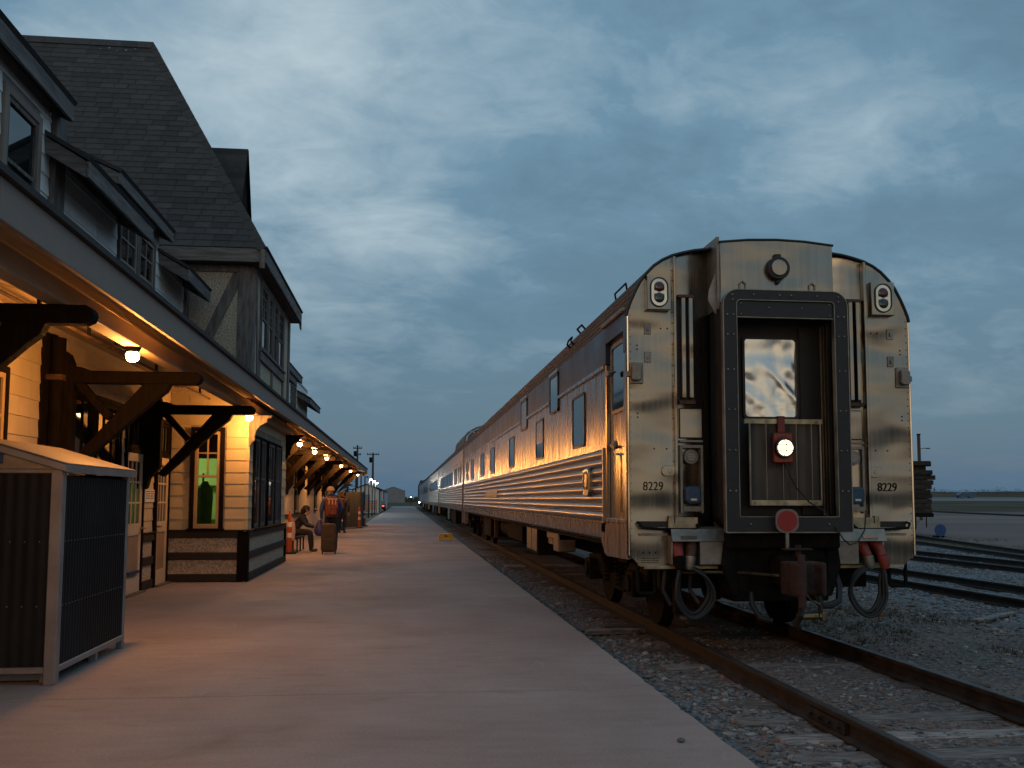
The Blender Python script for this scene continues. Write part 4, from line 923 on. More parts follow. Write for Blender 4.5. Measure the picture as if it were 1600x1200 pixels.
# --- cars ahead
def dome(car, lm):
    b = MB(lm); fr = MB(lm); st = [(3.0,.02),(3.6,.45),(4.6,.8),(5.6,.97),(6.6,1.),(8.4,1.),(10.2,1.),(12,1.),(13,.95),(14,.72),(15,.4),(16,.03)]
    def sec(y, k):
        return [(1.18*math.cos(R(a))*(.55+.45*k), y, 3.93+.86*k*math.sin(R(a))**.9 if 0 < a < 180 else 3.9) for a in range(0, 181, 20)]
    rows = [[b.pt(p) for p in sec(*q)] for q in st]
    for r1, r2 in zip(rows, rows[1:]):
        for k in range(len(r1)-1): b.face((r1[k], r1[k+1], r2[k+1], r2[k]))
    b.build('dome_glass', M['pane'], car, smooth=True)
    for q in st[1:-1]: fr.tube([(x*1.005, y, z+.01) for x, y, z in sec(*q)], .035, 5)
    for k in (2, 4, 5, 7): fr.tube([(sec(*q)[k][0]*1.005, q[0], sec(*q)[k][2]+.012) for q in st], .035, 5)
    fr.build('dome_rib', M['alu'], car)
def far_car(y0, L_, label, wins, letter, name='passenger_car', dm=False):
    c = empty(name, (CX, y0, 0), label, 'railway car', 'cars of the silver train'); f = lambda u, y, z: (CX+u, y0+y, z)
    car_body(c, f, L_, wins, (), vest=.25, letter=letter, detail=False, step_panel=3.2)
    b = MB(f); b.prism([(1.5,1.0),(-1.5,1.0)]+[(x, z) for x, z in ARC]+[(-x, z) for x, z in ARC[::-1]], 'y', .05, .16); b.build('near_end', M['steel_dark'], c)
    bogie(c, f, 3.0, False); bogie(c, f, L_-3.0, False)
    b = MB(f)
    for s in (-1, 1):
        b.box(s*1.0, s*1.42, 7., 10.5, .35, 1.0); b.box(s*1.0, s*1.3, 12, 14.5, .45, 1.0)
    b.build('equipment_box', M['iron'], c)
    b = MB(f)
    for s in (-1, 1): b.box(s*1.40, s*1.53, .2, .45, .55, 1.0); b.prism([(10.8,1.0),(13,1.0),(12.8,.45),(11.2,.45)], 'x', s*1.45, s*1.52)
    b.build('skirt_panel', M['steel_side'], c)
    if dm: dome(c, f)
    return c
W2 = [(1.2,1.75,2.1,2.82),(2.5,3.2,2.1,2.82),(4.2,4.9,2.1,2.82),(5.6,6.3,2.1,2.82)]+[(8.+k*1.75,9.4+k*1.75,2.12,2.75) for k in range(9)]
far_car(D0+L1+.65, 25.9, 'stainless dome car with a glass roof dome, second from the end', W2, 'steel_flute', 'dome_car', True)
W3 = [(1.5+k*2.05,3.3+k*2.05,2.1,2.8) for k in range(11)]
far_car(D0+L1+27.2, 25.9, 'stainless coach just ahead of the dome car', W3, 'steel_flute')
far_car(D0+L1+53.8, 25.9, 'stainless coach third ahead of the sleeping car', W3, 'steel_flute')
far_car(D0+L1+80.4, 25.9, 'foremost stainless baggage car behind the dark locomotive', [(8,9.2,2.1,2.8)], 'steel_flute', 'baggage_car')
M['loco'] = mat('dark_loco_paint', (.022,.028,.036), .45, .1, var=.3, scale=.6)
y0 = D0+L1+107.3; c = empty('locomotive', (CX, y0, 0), 'dark locomotive at the far front of the train', 'locomotive'); f = lambda u, y, z: (CX+u, y0+y, z)
MB(f).prism([(-1.5,1.1),(1.5,1.1),(1.5,3.3),(1.25,4.0),(.7,4.45),(-.7,4.45),(-1.25,4.0),(-1.5,3.3)], 'y', .5, 17).build('hood', M['loco'], c, bevel=.05)
MB(f).prism([(-1.55,1.1),(1.55,1.1),(1.55,3.6),(1.2,4.55),(-1.2,4.55),(-1.55,3.6)], 'y', 13.5, 16.5).build('cab', M['loco'], c, bevel=.05)
b = MB(f)
for k in range(6): b.box(-1.515, -1.50, 1.5+k*1.8, 2.9+k*1.8, 2.3, 3.1)
b.build('grille', M['gasket'], c)
b = MB(f); b.box(-1.45,1.45,.1,17.8,.85,1.12); b.box(-1.3,1.3,6,11,.35,.85); b.build('underframe', M['iron'], c)
bogie(c, f, 3.2, False); bogie(c, f, 14.6, False)
b = MB(f); b.ball((-1.53,.4,1.0), .10, 10, 6); b.build('marker_lamp', M['lampw'], c)
# ------------------------------------------------------------------ the station
XW = -4.08; XF = -2.72; YB0, YB1 = 17.24, 22.64; XU = -3.85
st = empty('station_building', (XW, 17, 0), 'half-timbered station with cream siding, steep shingled hip roof and long lamplit canopy', 'station')
# solid walls
b = MB()
b.box(XW-.15, XW, -14, YB0, 0, 3.9); b.box(XW-.15, XW, YB1, 58, 0, 3.9); b.box(-9, XW-.15, -14, -13.9, 0, 3.9); b.box(-9, XW, 57.9, 58, 0, 3.5)
main_wall = b.build('main_wall', mat('siding_backing', (.50,.44,.34), .8, var=.1, scale=3, bump=.5, bscale=14, wave='Z', bdist=.012), st)
bay = sub('bay', st)
WX0, WX1, WZ0, WZ1 = -3.63, -3.20, .98, 2.62
b = MB(); b.box(XW, WX0, YB0+.02, YB0+.12, 0, 3.6); b.box(WX1, XF-.02, YB0+.02, YB0+.12, 0, 3.6); b.box(WX0, WX1, YB0+.02, YB0+.12, 0, WZ0); b.box(WX0, WX1, YB0+.02, YB0+.12, WZ1, 3.6)
b.box(XF-.12, XF-.02, YB0+.12, YB1, 0, 3.6); b.box(XW, XF-.02, YB1-.12, YB1-.02, 0, 3.6)
b.build('bay_wall', M['wallback'], bay)
# siding pieces
SC = {}
def siding(parent, plane, fixed, a0, a1, z0, z1, holes=(), m='siding', ex=.205, wd=.62, phase=0.):
    """courses of thick wide panels; plane 'y' faces -Y (a = X), plane 'x' faces +X (a = Y)"""
    k = 0; z = z0
    while z < z1-.02:
        h = min(ex, z1-z); segs = [(a0, a1)]
        for h0, h1, q0, q1 in holes:
            if z+h*.5 > q0 and z+h*.5 < q1:
                ns = []
                for s0, s1 in segs:
                    if h1 <= s0 or h0 >= s1: ns.append((s0, s1)); continue
                    if h0 > s0: ns.append((s0, h0))
                    if h1 < s1: ns.append((h1, s1))
                segs = ns
        for s0, s1 in segs:
            x = s0; first = True
            while x < s1-.01:
                step = wd*(.5 if (k % 2 and first) else 1)
                e = min(s1, x+step); e = s1 if s1-e < .12 else e; first = False
                w_ = round(e-x-.004, 3); key = (plane, w_, round(h, 3), m)
                if key not in SC:
                    bb = MB()
                    if plane == 'y': bb.prism([(-.018, -.006), (-.004, h), (.02, h), (.02, -.006)], 'x', 0, w_)
                    else: bb.prism([(.018, -.006), (.004, h), (-.02, h), (-.02, -.006)], 'y', 0, w_)
                    o = bb.build('siding_panel', M[m], parent)
                    for vv in o.data.vertices: vv.co += ORG[parent.name]
                    SC[key] = o.data
                else:
                    o = bpy.data.objects.new('siding_panel', SC[key]); COL.objects.link(o); o.parent = parent
                loc = Vector((x+.002, fixed, z)) if plane == 'y' else Vector((fixed, x+.002, z))
                o.location = loc-ORG[parent.name]+Vector((0, 0, rnd.uniform(-.003, .003)))
                o.rotation_euler = (rnd.uniform(-.006, .006), 0, 0) if plane == 'y' else (0, rnd.uniform(-.006, .006), 0)
                x = e
        z += ex; k += 1
nearwall = sub('bay_near_wall', st)
siding(nearwall, 'y', YB0+.02, XW+.01, XF+.012, .905, 3.4, [(-3.72, -3.11, .88, 2.72)], 'siding')
siding(main_wall, 'x', XW, 9.4, YB0-.02, .905, 3.35, [(9.15, 10.32, .8, 2.84), (11.2, 11.72, 0, 4), (11.9, 14.35, .8, 2.86), (14.55, 15.6, 0, 2.78), (16.32, 17.24, 0, 2.80)], 'siding_y')
frontwall = sub('bay_front_wall', st)
siding(frontwall, 'x', XF-.02, YB0, YB1, .905, 3.3, [(17.75, 19.42, .85, 2.66), (19.55, 21.75, .85, 2.66)], 'siding_y')
# wainscot: dark boards and pebble-dash panels
def wainscot(parent, plane, fixed, a0, a1, posts=(), sgn=1):
    wz = sub('wainscot', parent)
    def bx(a_, b_, d0, d1, z0, z1, n, m, bev=.008):
        q = MB()
        if plane == 'y': q.box(a_, b_, fixed-d1, fixed-d0, z0, z1)
        else: q.box(fixed+d0, fixed+d1, a_, b_, z0, z1)
        q.build(n, M[m], wz, bevel=bev)
    bx(a0, a1, -.02, .012, .03, .90, 'stucco_panel', 'stucco', 0)
    for z0, z1, d in ((.78, .905, .05), (.405, .535, .045), (.03, .165, .045)): bx(a0, a1, .0, d, z0, z1, 'board', 'brown_h')
    bx(a0, a1, .0, .075, .905, .925, 'sill_strip', 'brown_h')
    for p0, p1 in posts: bx(p0, p1, .0, .055, .03, .90, 'post', 'brown')
wainscot(nearwall, 'y', YB0+.02, XW+.02, XF+.03, [(-2.875, XF+.034)])
wainscot(frontwall, 'x', XF-.02, YB0-.034, YB1, [(YB0-.036, YB0+.12), (YB1-.12, YB1)])
for q0, q1 in ((9.4, 14.5), (15.63, 16.30)): wainscot(main_wall, 'x', XW, q0, q1)
wainscot(main_wall, 'x', XW, YB1, 40)
b = MB(); b.box(XW, XW+.06, 16.26, 16.36, .02, 2.8); b.build('door_post', M['brown'], main_wall)
# windows
def win(parent, plane, fixed, a0, a1, z0, z1, rail=.5, cols=2, rows=2, lower=False, frame='tan', outer='brown', pane='pane', ow=.07, glassy=False, fw_=.055):
    g_ = sub('window', parent)
    def bx(q, a_, b_, d0, d1, zz0, zz1):
        if plane == 'y': q.box(a_, b_, fixed-d1, fixed-d0, zz0, zz1)
        else: q.box(fixed+d0, fixed+d1, a_, b_, zz0, zz1)
    q = MB(); bx(q, a0, a0+ow, -.02, .045, z0, z1); bx(q, a1-ow, a1, -.02, .045, z0, z1); bx(q, a0+ow, a1-ow, -.02, .048, z1-ow, z1); q.build('frame', M[outer], g_, bevel=.006)
    q = MB(); bx(q, a0-.03, a1+.03, -.02, .085, z0-.045, z0); q.build('sill', M[outer], g_, bevel=.006)
    a0 += ow; a1 -= ow; z1 -= ow; zr = z0+(z1-z0)*rail
    q = MB(); bx(q, a0, a0+fw_, -.04, .03, z0, z1); bx(q, a1-fw_, a1, -.04, .03, z0, z1); bx(q, a0+fw_, a1-fw_, -.04, .03, z0, z0+fw_*1.4); bx(q, a0+fw_, a1-fw_, -.04, .03, z1-fw_, z1); bx(q, a0+fw_, a1-fw_, -.035, .024, zr-.022, zr+.022); q.build('sash', M[frame], g_, bevel=.004)
    q = MB(); zt0 = zr+.022 if not lower else z0
    for c in range(1, cols):
        a = a0+(a1-a0)*c/cols; bx(q, a-.012, a+.012, -.03, .02, zt0, z1-fw_)
    for r_ in range(1, rows):
        z = zt0+(z1-zt0)*r_/rows; bx(q, a0+fw_, a1-fw_, -.029, .019, z-.012, z+.012)
    if q.v: q.build('muntin', M[frame], g_)
    q = MB()
    if glassy:
        if plane == 'y': q.quad((a0, fixed, z0), (a1, fixed, z0), (a1, fixed, z1), (a0, fixed, z1))
        q.build('pane', M['glass'], g_, fix=False)
    else:
        bx(q, a0+.01, a1-.01, -.03, .004, z0+.01, z1-.01); q.build('pane', M[pane], g_)
    return g_
wb = win(nearwall, 'y', YB0, -3.70, -3.13, .945, 2.705, .535, 2, 2, glassy=True)
MB().box(-3.63, -3.20, YB0+.05, YB0+.06, 2.16, 2.62).build('roller_blind', mat('brown_blind', (.10,.065,.035), .8, var=.3, scale=9, stretch=(9,1,.5)), wb)
for a0, a1 in ((17.85, 18.55), (18.60, 19.36), (19.62, 20.62), (20.68, 21.68)): win(frontwall, 'x', XF-.02, a0, a1, .93, 2.62, .55, 2, 1, frame='grey_timber', outer='brown', pane='pane_curtain' if a0 in (18.60, 20.68) else 'pane', ow=.05)
win(main_wall, 'x', XW, 9.2, 10.30, .95, 2.80, .5, 2, 2)
for a0, a1 in ((11.93, 13.08), (13.14, 14.32)): win(main_wall, 'x', XW, a0, a1, .95, 2.82, .5, 3, 2, frame='brown')
for a0 in (24.2, 27.0, 31.2, 36.6, 44.5, 50): win(main_wall, 'x', XW, a0, a0+1.1, .95, 2.75, .5, 2, 2, frame='tan')
# doors
def door(parent, fixed, y0, y1, zt, trans, handle_side, extra=None):
    d = sub('door', parent); F = fixed
    q = MB(); q.box(F, F+.05, y0-.07, y0, .02, trans+.07); q.box(F, F+.05, y1, y1+.07, .02, trans+.07); q.box(F, F+.055, y0, y1, trans, trans+.07); q.box(F, F+.05, y0, y1, zt, zt+.06); q.build('door_frame', M['brown'], d, bevel=.006)
    q = MB(); st_ = .11
    zg0, zg1 = 1.08, zt-.13
    q.box(F, F+.03, y0+.005, y0+st_, .03, zt-.005); q.box(F, F+.03, y1-st_, y1-.005, .03, zt-.005); q.box(F, F+.03, y0+st_, y1-st_, zg1, zt-.005); q.box(F, F+.03, y0+st_, y1-st_, .90, zg0); q.box(F, F+.03, y0+st_, y1-st_, .03, .28)
    w_ = (y1-y0-2*st_)
    for c in (1, 2): q.box(F, F+.026, y0+st_+w_*c/3-.012, y0+st_+w_*c/3+.012, zg0, zg1)
    for r_ in (1, 2): q.box(F, F+.025, y0+st_, y1-st_, zg0+(zg1-zg0)*r_/3-.014, zg0+(zg1-zg0)*r_/3+.014)
    q.build('door_leaf', M['cream_door'], d, bevel=.004)
    MB().box(F, F+.014, y0+st_, y1-st_, .28, .90).build('kick_panel', M['door_kick'], d)
    MB().box(F, F+.012, y0+st_, y1-st_, zg0, zg1).build('pane', M['pane'], d)
    tr = sub('transom_window', d) if False else d
    q = MB(); q.box(F, F+.03, y0+.01, y0+.08, zt+.06, trans); q.box(F, F+.03, y1-.08, y1-.01, zt+.06, trans); q.box(F, F+.03, y0+.08, y1-.08, trans-.06, trans); q.box(F, F+.03, y0+.08, y1-.08, zt+.06, zt+.12)
    for c in (1, 2): q.box(F, F+.024, y0+.08+(y1-y0-.16)*c/3-.012, y0+.08+(y1-y0-.16)*c/3+.012, zt+.12, trans-.06)
    q.build('transom_frame', M['brown'], d, bevel=.004); MB().box(F, F+.010, y0+.08, y1-.08, zt+.12, trans-.06).build('transom_pane', M['pane'], d)
    hy = y0+.06 if handle_side < 0 else y1-.06
    q = MB(); q.cyl((F+.03, hy, 1.0), (F+.09, hy, 1.0), .016, n=8); q.beam((F+.085, hy-.02, 1.0), (F+.085, hy+.12, 1.0), .02, .022); q.build('handle', M['alu'], d, smooth=True)
    MB().box(F, F+.12, y0-.05, y1+.05, .02, .045).build('threshold', M['grey_timber'], d)
    return d
d1 = door(main_wall, XW, 14.63, 15.52, 2.15, 2.70, 1); MB().box(XW+.03, XW+.07, 14.8, 15.36, .33, .37).build('door_bar', M['blue_sign'], d1)
door(main_wall, XW, 16.40, 17.16, 2.15, 2.72, -1); door(main_wall, XW, 29.2, 30.1, 2.15, 2.7, 1)
# drain pipe with clamp, wall conduit
dp = sub('downpipe', st); MB().cyl((XW+.10, 11.46, .02), (XW+.10, 11.46, 3.3), .085, n=14).build('pipe', M['brown'], dp, smooth=True)
b = MB(); b.box(XW, XW+.22, 11.30, 11.36, 2.80, 2.86); b.box(XW, XW+.22, 11.56, 11.62, 2.80, 2.86); b.cyl((XW+.10, 11.46, 2.80), (XW+.10, 11.46, 2.87), .105, n=14); b.build('pipe_clamp', M['rust'], dp)
MB().box(XW, XW+.03, 11.22, 11.72, .9, 3.35).build('pipe_board', M['brown'], dp)
MB().tube([(-3.35, 6, 3.17), (-3.35, 16.9, 3.17)], .018, 6).build('conduit', M['rust'], st, smooth=True)
b = MB()
for k in range(8): b.box(-3.365, -3.335, 6.3+k*1.4, 6.34+k*1.4, 3.17, 3.34)
tag(b.build('conduit_hanger', M['iron'], st), kind='stuff')

# canopy
can = sub('canopy', st); CY0, CY1 = -14., 60.3
y = CY0
while y < CY1:
    y1 = min(y+4.9, CY1); MB().box(-2.335, -2.295, y+.003, y1-.003, 3.04, 3.285).build('fascia_board', M['fascia'], can, bevel=.004); y = y1
MB().box(-2.40, -2.255, CY0, CY1, 3.288, 3.318).build('drip_edge', M['metalroof'], can)
nb_ = 13
for k in range(nb_):
    x0 = -2.337-(1.74)*k/nb_; x1 = -2.337-(1.74)*(k+1)/nb_; z0 = 3.15+.30*k/nb_; z1 = 3.15+.30*(k+1)/nb_
    MB().prism([(x0, z0), (x1+.004, z1), (x1+.004, z1+.02), (x0, z0+.02)], 'y', CY0, CY1).build('soffit_board', M['soffit'], can)
MB().prism([(-2.34, 3.29), (-2.34, 3.18), (-4.07, 3.49), (-4.07, 3.60)], 'y', CY0, CY1).build('roof_core', M['roofplane'], can)
MB().prism([(-2.27, 3.32), (-4.3, 4.0), (-4.3, 4.05), (-2.27, 3.345)], 'y', CY0, CY1).build('canopy_roof', M['metalroof'], can)
for a, b_ in ((CY0, YB0-.02), (YB0, 39.9), (39.92, CY1)): MB().box(-2.73, -2.58, a, b_, 2.932, 3.10).build('purlin', M['purlin'], can, bevel=.01)
b = MB(); b.box(-4.0, -2.34, CY1-.12, CY1-.02, 2.95, 3.14); b.build('end_beam', M['purlin'], can)
def bracket(yc, wall=XW):
    br = sub('bracket', st); t = .085; o = wall-XW
    post = [(-4.05, 1.66), (-4.04, 1.60), (-3.99, 1.62), (-3.95, 1.78), (-3.80, 1.95), (-3.80, 2.9), (-3.82, 3.02), (-3.86, 3.12), (-3.93, 3.17), (-4.03, 3.17), (-4.07, 3.1)]
    MB().prism([(x+o, z) for x, z in post], 'y', yc-t, yc+t).build('post', M['brown'], br, bevel=.012)
    arm = [(-3.82, 2.785), (-2.44, 2.785), (-2.385, 2.81), (-2.37, 2.86), (-2.385, 2.905), (-2.43, 2.93), (-3.60, 2.93), (-3.72, 2.97), (-3.82, 2.98)]
    MB().prism([(x+o, z) for x, z in arm], 'y', yc-t*.9, yc+t*.9).build('arm', M['brown'], br, bevel=.012)
    brace = [(-3.84, 1.84), (-3.74, 1.80), (-2.86, 2.62), (-2.76, 2.70), (-2.72, 2.79), (-3.02, 2.79)]
    MB().prism([(x+o, z) for x, z in brace], 'y', yc-t*.8, yc+t*.8).build('brace', M['brown'], br, bevel=.010)
    MB().prism([(-3.83+o, 2.80), (-3.70+o, 2.80), (-3.36+o, 2.42), (-3.43+o, 2.36)], 'y', yc-t*.6, yc+t*.6).build('strut', M['brown'], br, bevel=.008)
    MB().cyl((-3.33+o, yc-t*.9, 2.24), (-3.33+o, yc+t*.9, 2.24), .045, n=10).build('peg', M['brown'], br, smooth=True)
for yc in (3.7, 7.6, 11.53, 15.58, 25.25, 29.35, 33.85, 37.6, 41.35, 45., 48.55, 52.2, 55.95): bracket(yc)
def scroll(yc):
    p = [(XF-.01, 2.93), (-2.33, 2.93), (-2.345, 2.89), (-2.40, 2.875), (-2.42, 2.84), (-2.41, 2.81), (-2.46, 2.79), (-2.54, 2.74), (-2.60, 2.66), (-2.63, 2.55), (-2.625, 2.48), (-2.66, 2.46), (-2.69, 2.40), (XF-.01, 2.33)]
    MB().prism(p, 'y', yc-.05, yc+.05).build('scroll_bracket', M['grey_timber'] if yc < 18 else M['brown'], bay, bevel=.01)
for yc in (YB0+.05, YB1-.08): scroll(yc)
# room behind the bay window
rm = sub('bay_room', st)
b = MB(); b.box(-7.0, -6.95, 17.4, 22.5, .05, 3.2); b.box(-6.95, XF-.13, 22.44, 22.5, .05, 3.2); b.box(-6.95, XW-.16, 17.36, 17.4, .05, 3.2); b.box(-6.95, XF-.13, 17.4, 22.44, 3.1, 3.2); b.box(XF-.14, XF-.13, 17.4, 22.44, .05, 3.1); b.build('room_wall', M['green'], rm)
MB().box(-6.95, XF-.14, 17.37, 22.44, .0, .05).build('room_floor', M['brown_h'], rm)
lp = bpy.data.lights.new('room_light', 'POINT'); lp.energy = 60; lp.color = (.88, 1, .50); lp.shadow_soft_size = .2
o = bpy.data.objects.new('room_light', lp); COL.objects.link(o); o.location = (-5.2, 20.6, 2.7)
MB().ball((-5.2, 20.6, 2.95), .13, 14, 8).build('room_lamp', emit('lit_room_lamp', (.9, 1, .7), 4), rm)
cp_ = empty('cupboard', (-4.3, 22.2, .05), 'dark green shelf cupboard inside the green lit bay room', 'cupboard')
MB().box(-4.75, -3.75, 22.1, 22.43, .05, 1.0).build('cabinet', mat('dark_green_cupboard', (.05,.10,.03), .6), cp_, bevel=.01); MB().box(-4.9, -4.15, 22.15, 22.43, 1.75, 2.1).build('shelf_box', M['green'], cp_, bevel=.01)
ct = empty('hanging_coat', (-3.87, 19.3, .05), 'dark coat on a stand, silhouetted in the green lit bay window', 'coat')
MB().tube([(-3.9, 19.3, .05), (-3.9, 19.3, 1.95)], .02, 8).build('coat_stand', M['brown'], ct)
b = MB(); b.tube([(-3.88, 19.3, .75), (-3.88, 19.3, 1.2), (-3.87, 19.3, 1.5), (-3.87, 19.3, 1.66), (-3.86, 19.3, 1.74), (-3.86, 19.3, 1.80)], [.15, .16, .165, .15, .08, .05], 12); b.build('coat', mat('dark_green_coat', (.035,.05,.02), .9, var=.3, scale=8), ct, smooth=True)

# upper storey
us = sub('upper_storey', st)
b = MB(); b.box(XU-.15, XU-.02, -10, 17.22, 3.8, 5.3); b.box(XU-.15, XU-.02, -10, 10.6, 5.3, 5.75); b.box(XU-.15, XU-.02, 12.7, 15.3, 5.3, 5.75); b.box(XU-.15, XU-.02, 22.66, 38.6, 3.8, 5.75); b.box(-9, XU-.15, 38.4, 38.6, 3.5, 5.7)
b.build('upper_wall', mat('upper_wall_backing', (.33,.33,.33), .8), us)
siding(us, 'x', XU-.02, 8.6, 10.62, 4.30, 5.62, [(9.35, 10.32, 4.25, 5.45)], 'siding_white', wd=.9)
siding(us, 'x', XU-.02, 10.95, 13.1, 4.30, 5.2, (), 'siding_white', wd=1.3)
siding(us, 'x', XU-.02, 15.0, 17.2, 4.30, 5.3, (), 'siding_white', wd=1.1)
siding(us, 'x', XU-.02, 22.7, 38.5, 4.5, 5.6, [(24.5, 26.2, 4, 6), (28.6, 30.4, 4, 6), (32.8, 34.4, 4, 6)], 'siding_white', wd=2.)
MB().box(XU-.02, XU+.05, 10.63, 10.94, 4.1, 5.7).build('corner_board', M['grey_timber'], us, bevel=.008)
MB().box(XU-.02, XU+.04, 17.0, 17.22, 4.1, 5.2).build('corner_board', M['grey_timber'], us, bevel=.008)
win(us, 'x', XU-.02, 9.36, 10.30, 4.28, 5.44, .42, 1, 1, frame='grey_timber', outer='fascia', ow=.09)
for a0, a1 in ((13.14, 14.05), (14.09, 14.98)): win(us, 'x', XU-.02, a0, a1, 4.28, 5.36, .40, 2, 2, frame='fascia', outer='grey_timber', ow=.06)
for a0 in (24.55, 25.35, 28.7, 29.5, 32.9, 33.6): win(us, 'x', XU-.02, a0, a0+.75, 4.4, 5.45, .45, 2, 2, frame='fascia', outer='grey_timber', ow=.06)
def eave(y0, y1, x, zb, th, slope, depth=1.6, rake=True, far_rake=True):
    """projecting roof edge: fascia board, soffit, slab and sloping end boards"""
    e = sub('eave', us); sn = math.tan(R(slope))
    MB().prism([(x, zb+th), (x-depth, zb+th+depth*sn), (x-depth, zb+th+depth*sn+.05), (x+.03, zb+th+.035)], 'y', y0-.02, y1+.02).build('roof_slab', M['metalroof'], e)
    MB().box(x-.035, x, y0, y1, zb, zb+th).build('fascia_board', M['grey_y'], e, bevel=.006)
    MB().prism([(x-.036, zb+.10), (x-depth, zb+.10+(depth-.036)*sn), (x-depth, zb+.13+(depth-.036)*sn), (x-.036, zb+.13)], 'y', y0+.036, y1-.036).build('soffit', M['brown_h'], e)
    for yy, on in ((y0, rake), (y1-.035, far_rake)):
        if on: MB().prism([(x-.036, zb), (x-.036, zb+th), (x-depth, zb+th+depth*sn), (x-depth, zb+depth*sn)], 'y', yy, yy+.035).build('rake_board', M['grey_x'], e, bevel=.005)
    return e
eave(-10, 10.72, -3.66, 5.58, .19, 24); eave(10.45, 13.1, -3.39, 4.88, .18, 30); eave(12.55, 15.42, -3.68, 5.50, .15, 24); eave(15.25, 16.92, -3.39, 4.86, .18, 30)
eave(22.9, 34.6, -3.66, 5.55, .18, 24); eave(34.8, 38.9, -3.39, 4.86, .18, 30); eave(26.5, 31.5, -3.5, 5.1, .16, 30)
MB().prism([(-5.2, 5.7), (-9.0, 7.6), (-12.5, 5.6), (-9.2, 5.2)], 'y', -10, 16.6).build('rear_roof', M['metalroof'], us); MB().prism([(-5.2, 5.7), (-9.0, 7.6), (-12.5, 5.6), (-9.2, 5.2)], 'y', 23.2, 38.6).build('rear_roof', M['metalroof'], us)
# half-timbered block over the bay
hb = sub('half_timbered_storey', st)
b = MB(); b.box(-9.5, XF, YB0, YB0+.12, 3.3, 5.75); b.box(XF-.12, XF-.002, YB0+.12, YB1, 3.3, 5.9); b.box(-9.5, XF, YB1-.12, YB1-.01, 3.3, 5.75); b.build('stucco_wall', M['stucco'], hb)
def ty(n, poly, d=.03): MB().prism(poly, 'y', YB0-d, YB0+.02).build(n, M['grey_timber'], hb, bevel=.008)
ty('corner_post', [(-2.975, 3.2), (XF+.03, 3.2), (XF+.03, 5.62), (-2.975, 5.62)], .032); ty('frieze_board', [(-7, 5.47), (-2.98, 5.47), (-2.98, 5.62), (-7, 5.62)], .028)
ty('diagonal_brace', [(-3.68, 4.05), (-3.50, 4.02), (-2.977, 5.20), (-2.977, 5.46), (-3.07, 5.46)], .024); ty('post', [(-4.0, 3.4), (-3.83, 3.4), (-3.83, 5.46), (-4.0, 5.46)], .03)
def tx(n, poly, d=.03): MB().prism(poly, 'x', XF-.02, XF+d).build(n, M['grey_timber'], hb, bevel=.008)
tx('corner_post', [(YB0+.03, 3.2), (YB0+.20, 3.2), (YB0+.20, 5.85), (YB0+.03, 5.85)]); tx('corner_post', [(YB1-.26, 3.2), (YB1, 3.2), (YB1, 5.85), (YB1-.26, 5.85)])
tx('frieze_board', [(YB0+.21, 5.55), (YB1-.27, 5.55), (YB1-.27, 5.80), (YB0+.21, 5.80)], .034); tx('sill_beam', [(18.0, 4.03), (21.6, 4.03), (21.6, 4.20), (18.0, 4.20)], .05)
for a in (17.98, 19.7, 21.45): tx('stud', [(a, 3.3), (a+.17, 3.3), (a+.17, 4.02), (a, 4.02)])
tx('curved_brace', [(17.47, 5.5), (17.62, 5.5), (17.95, 3.9), (17.98, 3.3), (17.85, 3.3), (17.80, 3.9)], .025)
for a0, a1 in ((18.1, 19.0), (19.02, 19.75), (19.8, 20.5), (20.55, 21.45)): win(hb, 'x', XF, a0, a1, 4.25, 5.54, .5, 2, 3, frame='grey_timber', outer='grey_timber', ow=.06)
# hip roof
rf = sub('hip_roof', st)
EX, EY0, EY1, EZ = -2.47, 16.95, 22.89, 5.85; RX, RY, RZ = -5.29, 19.92, 10.88; BX = -11.0
b = MB()
b.face([b.pt(p) for p in ((BX, EY0, EZ), (EX, EY0, EZ), (RX, RY, RZ), (BX, RY, RZ))]); b.face([b.pt(p) for p in ((EX, EY0, EZ), (EX, EY1, EZ), (RX, RY, RZ))]); b.face([b.pt(p) for p in ((EX, EY1, EZ), (BX, EY1, EZ), (BX, RY, RZ), (RX, RY, RZ))])
b.face([b.pt(p) for p in ((BX, EY0, EZ-.02), (BX, EY1, EZ-.02), (EX, EY1, EZ-.02), (EX, EY0, EZ-.02))])
b.build('roof_deck', M['roofplane'], rf)
sl_ = Vector((0, RY-EY0, RZ-EZ)); LT = sl_.length; sl_.normalize(); nrm = Vector((0, -sl_.z, sl_.y))
rows = int(LT/.153); cand = []
for k in range(rows):
    xh = EX+(RX-EX)*(min(LT, k*.153+.165)/LT); x = xh-.02-(0 if k % 2 else .17)*1
    cand.append((k, xh-.003, .15 if k % 2 else .30)); x = xh-.003-(.15 if k % 2 else .30)
    while x > -9.3:
        wd = .30+rnd.uniform(-.05, .06); cand.append((k, x, wd)); x -= wd
def shingle_verts(bb, wd):
    P = lambda a, s_, n_: (-a, s_, n_)
    bb.face([bb.pt(P(.002, -.004, .012)), bb.pt(P(wd-.003, -.004, .012)), bb.pt(P(wd-.003, .17, .004)), bb.pt(P(.002, .17, .004))])
    bb.face([bb.pt(P(.002, -.004, .001)), bb.pt(P(wd-.003, -.004, .001)), bb.pt(P(wd-.003, -.004, .012)), bb.pt(P(.002, -.004, .012))])
    bb.face([bb.pt(P(.002, -.004, .001)), bb.pt(P(.002, -.004, .012)), bb.pt(P(.002, .17, .004)), bb.pt(P(.002, .17, .0))])
    bb.face([bb.pt(P(wd-.003, -.004, .001)), bb.pt(P(wd-.003, .17, .0)), bb.pt(P(wd-.003, .17, .004)), bb.pt(P(wd-.003, -.004, .012))])
ROT = Matrix((Vector((1, 0, 0)), sl_, nrm)).transposed().to_4x4()
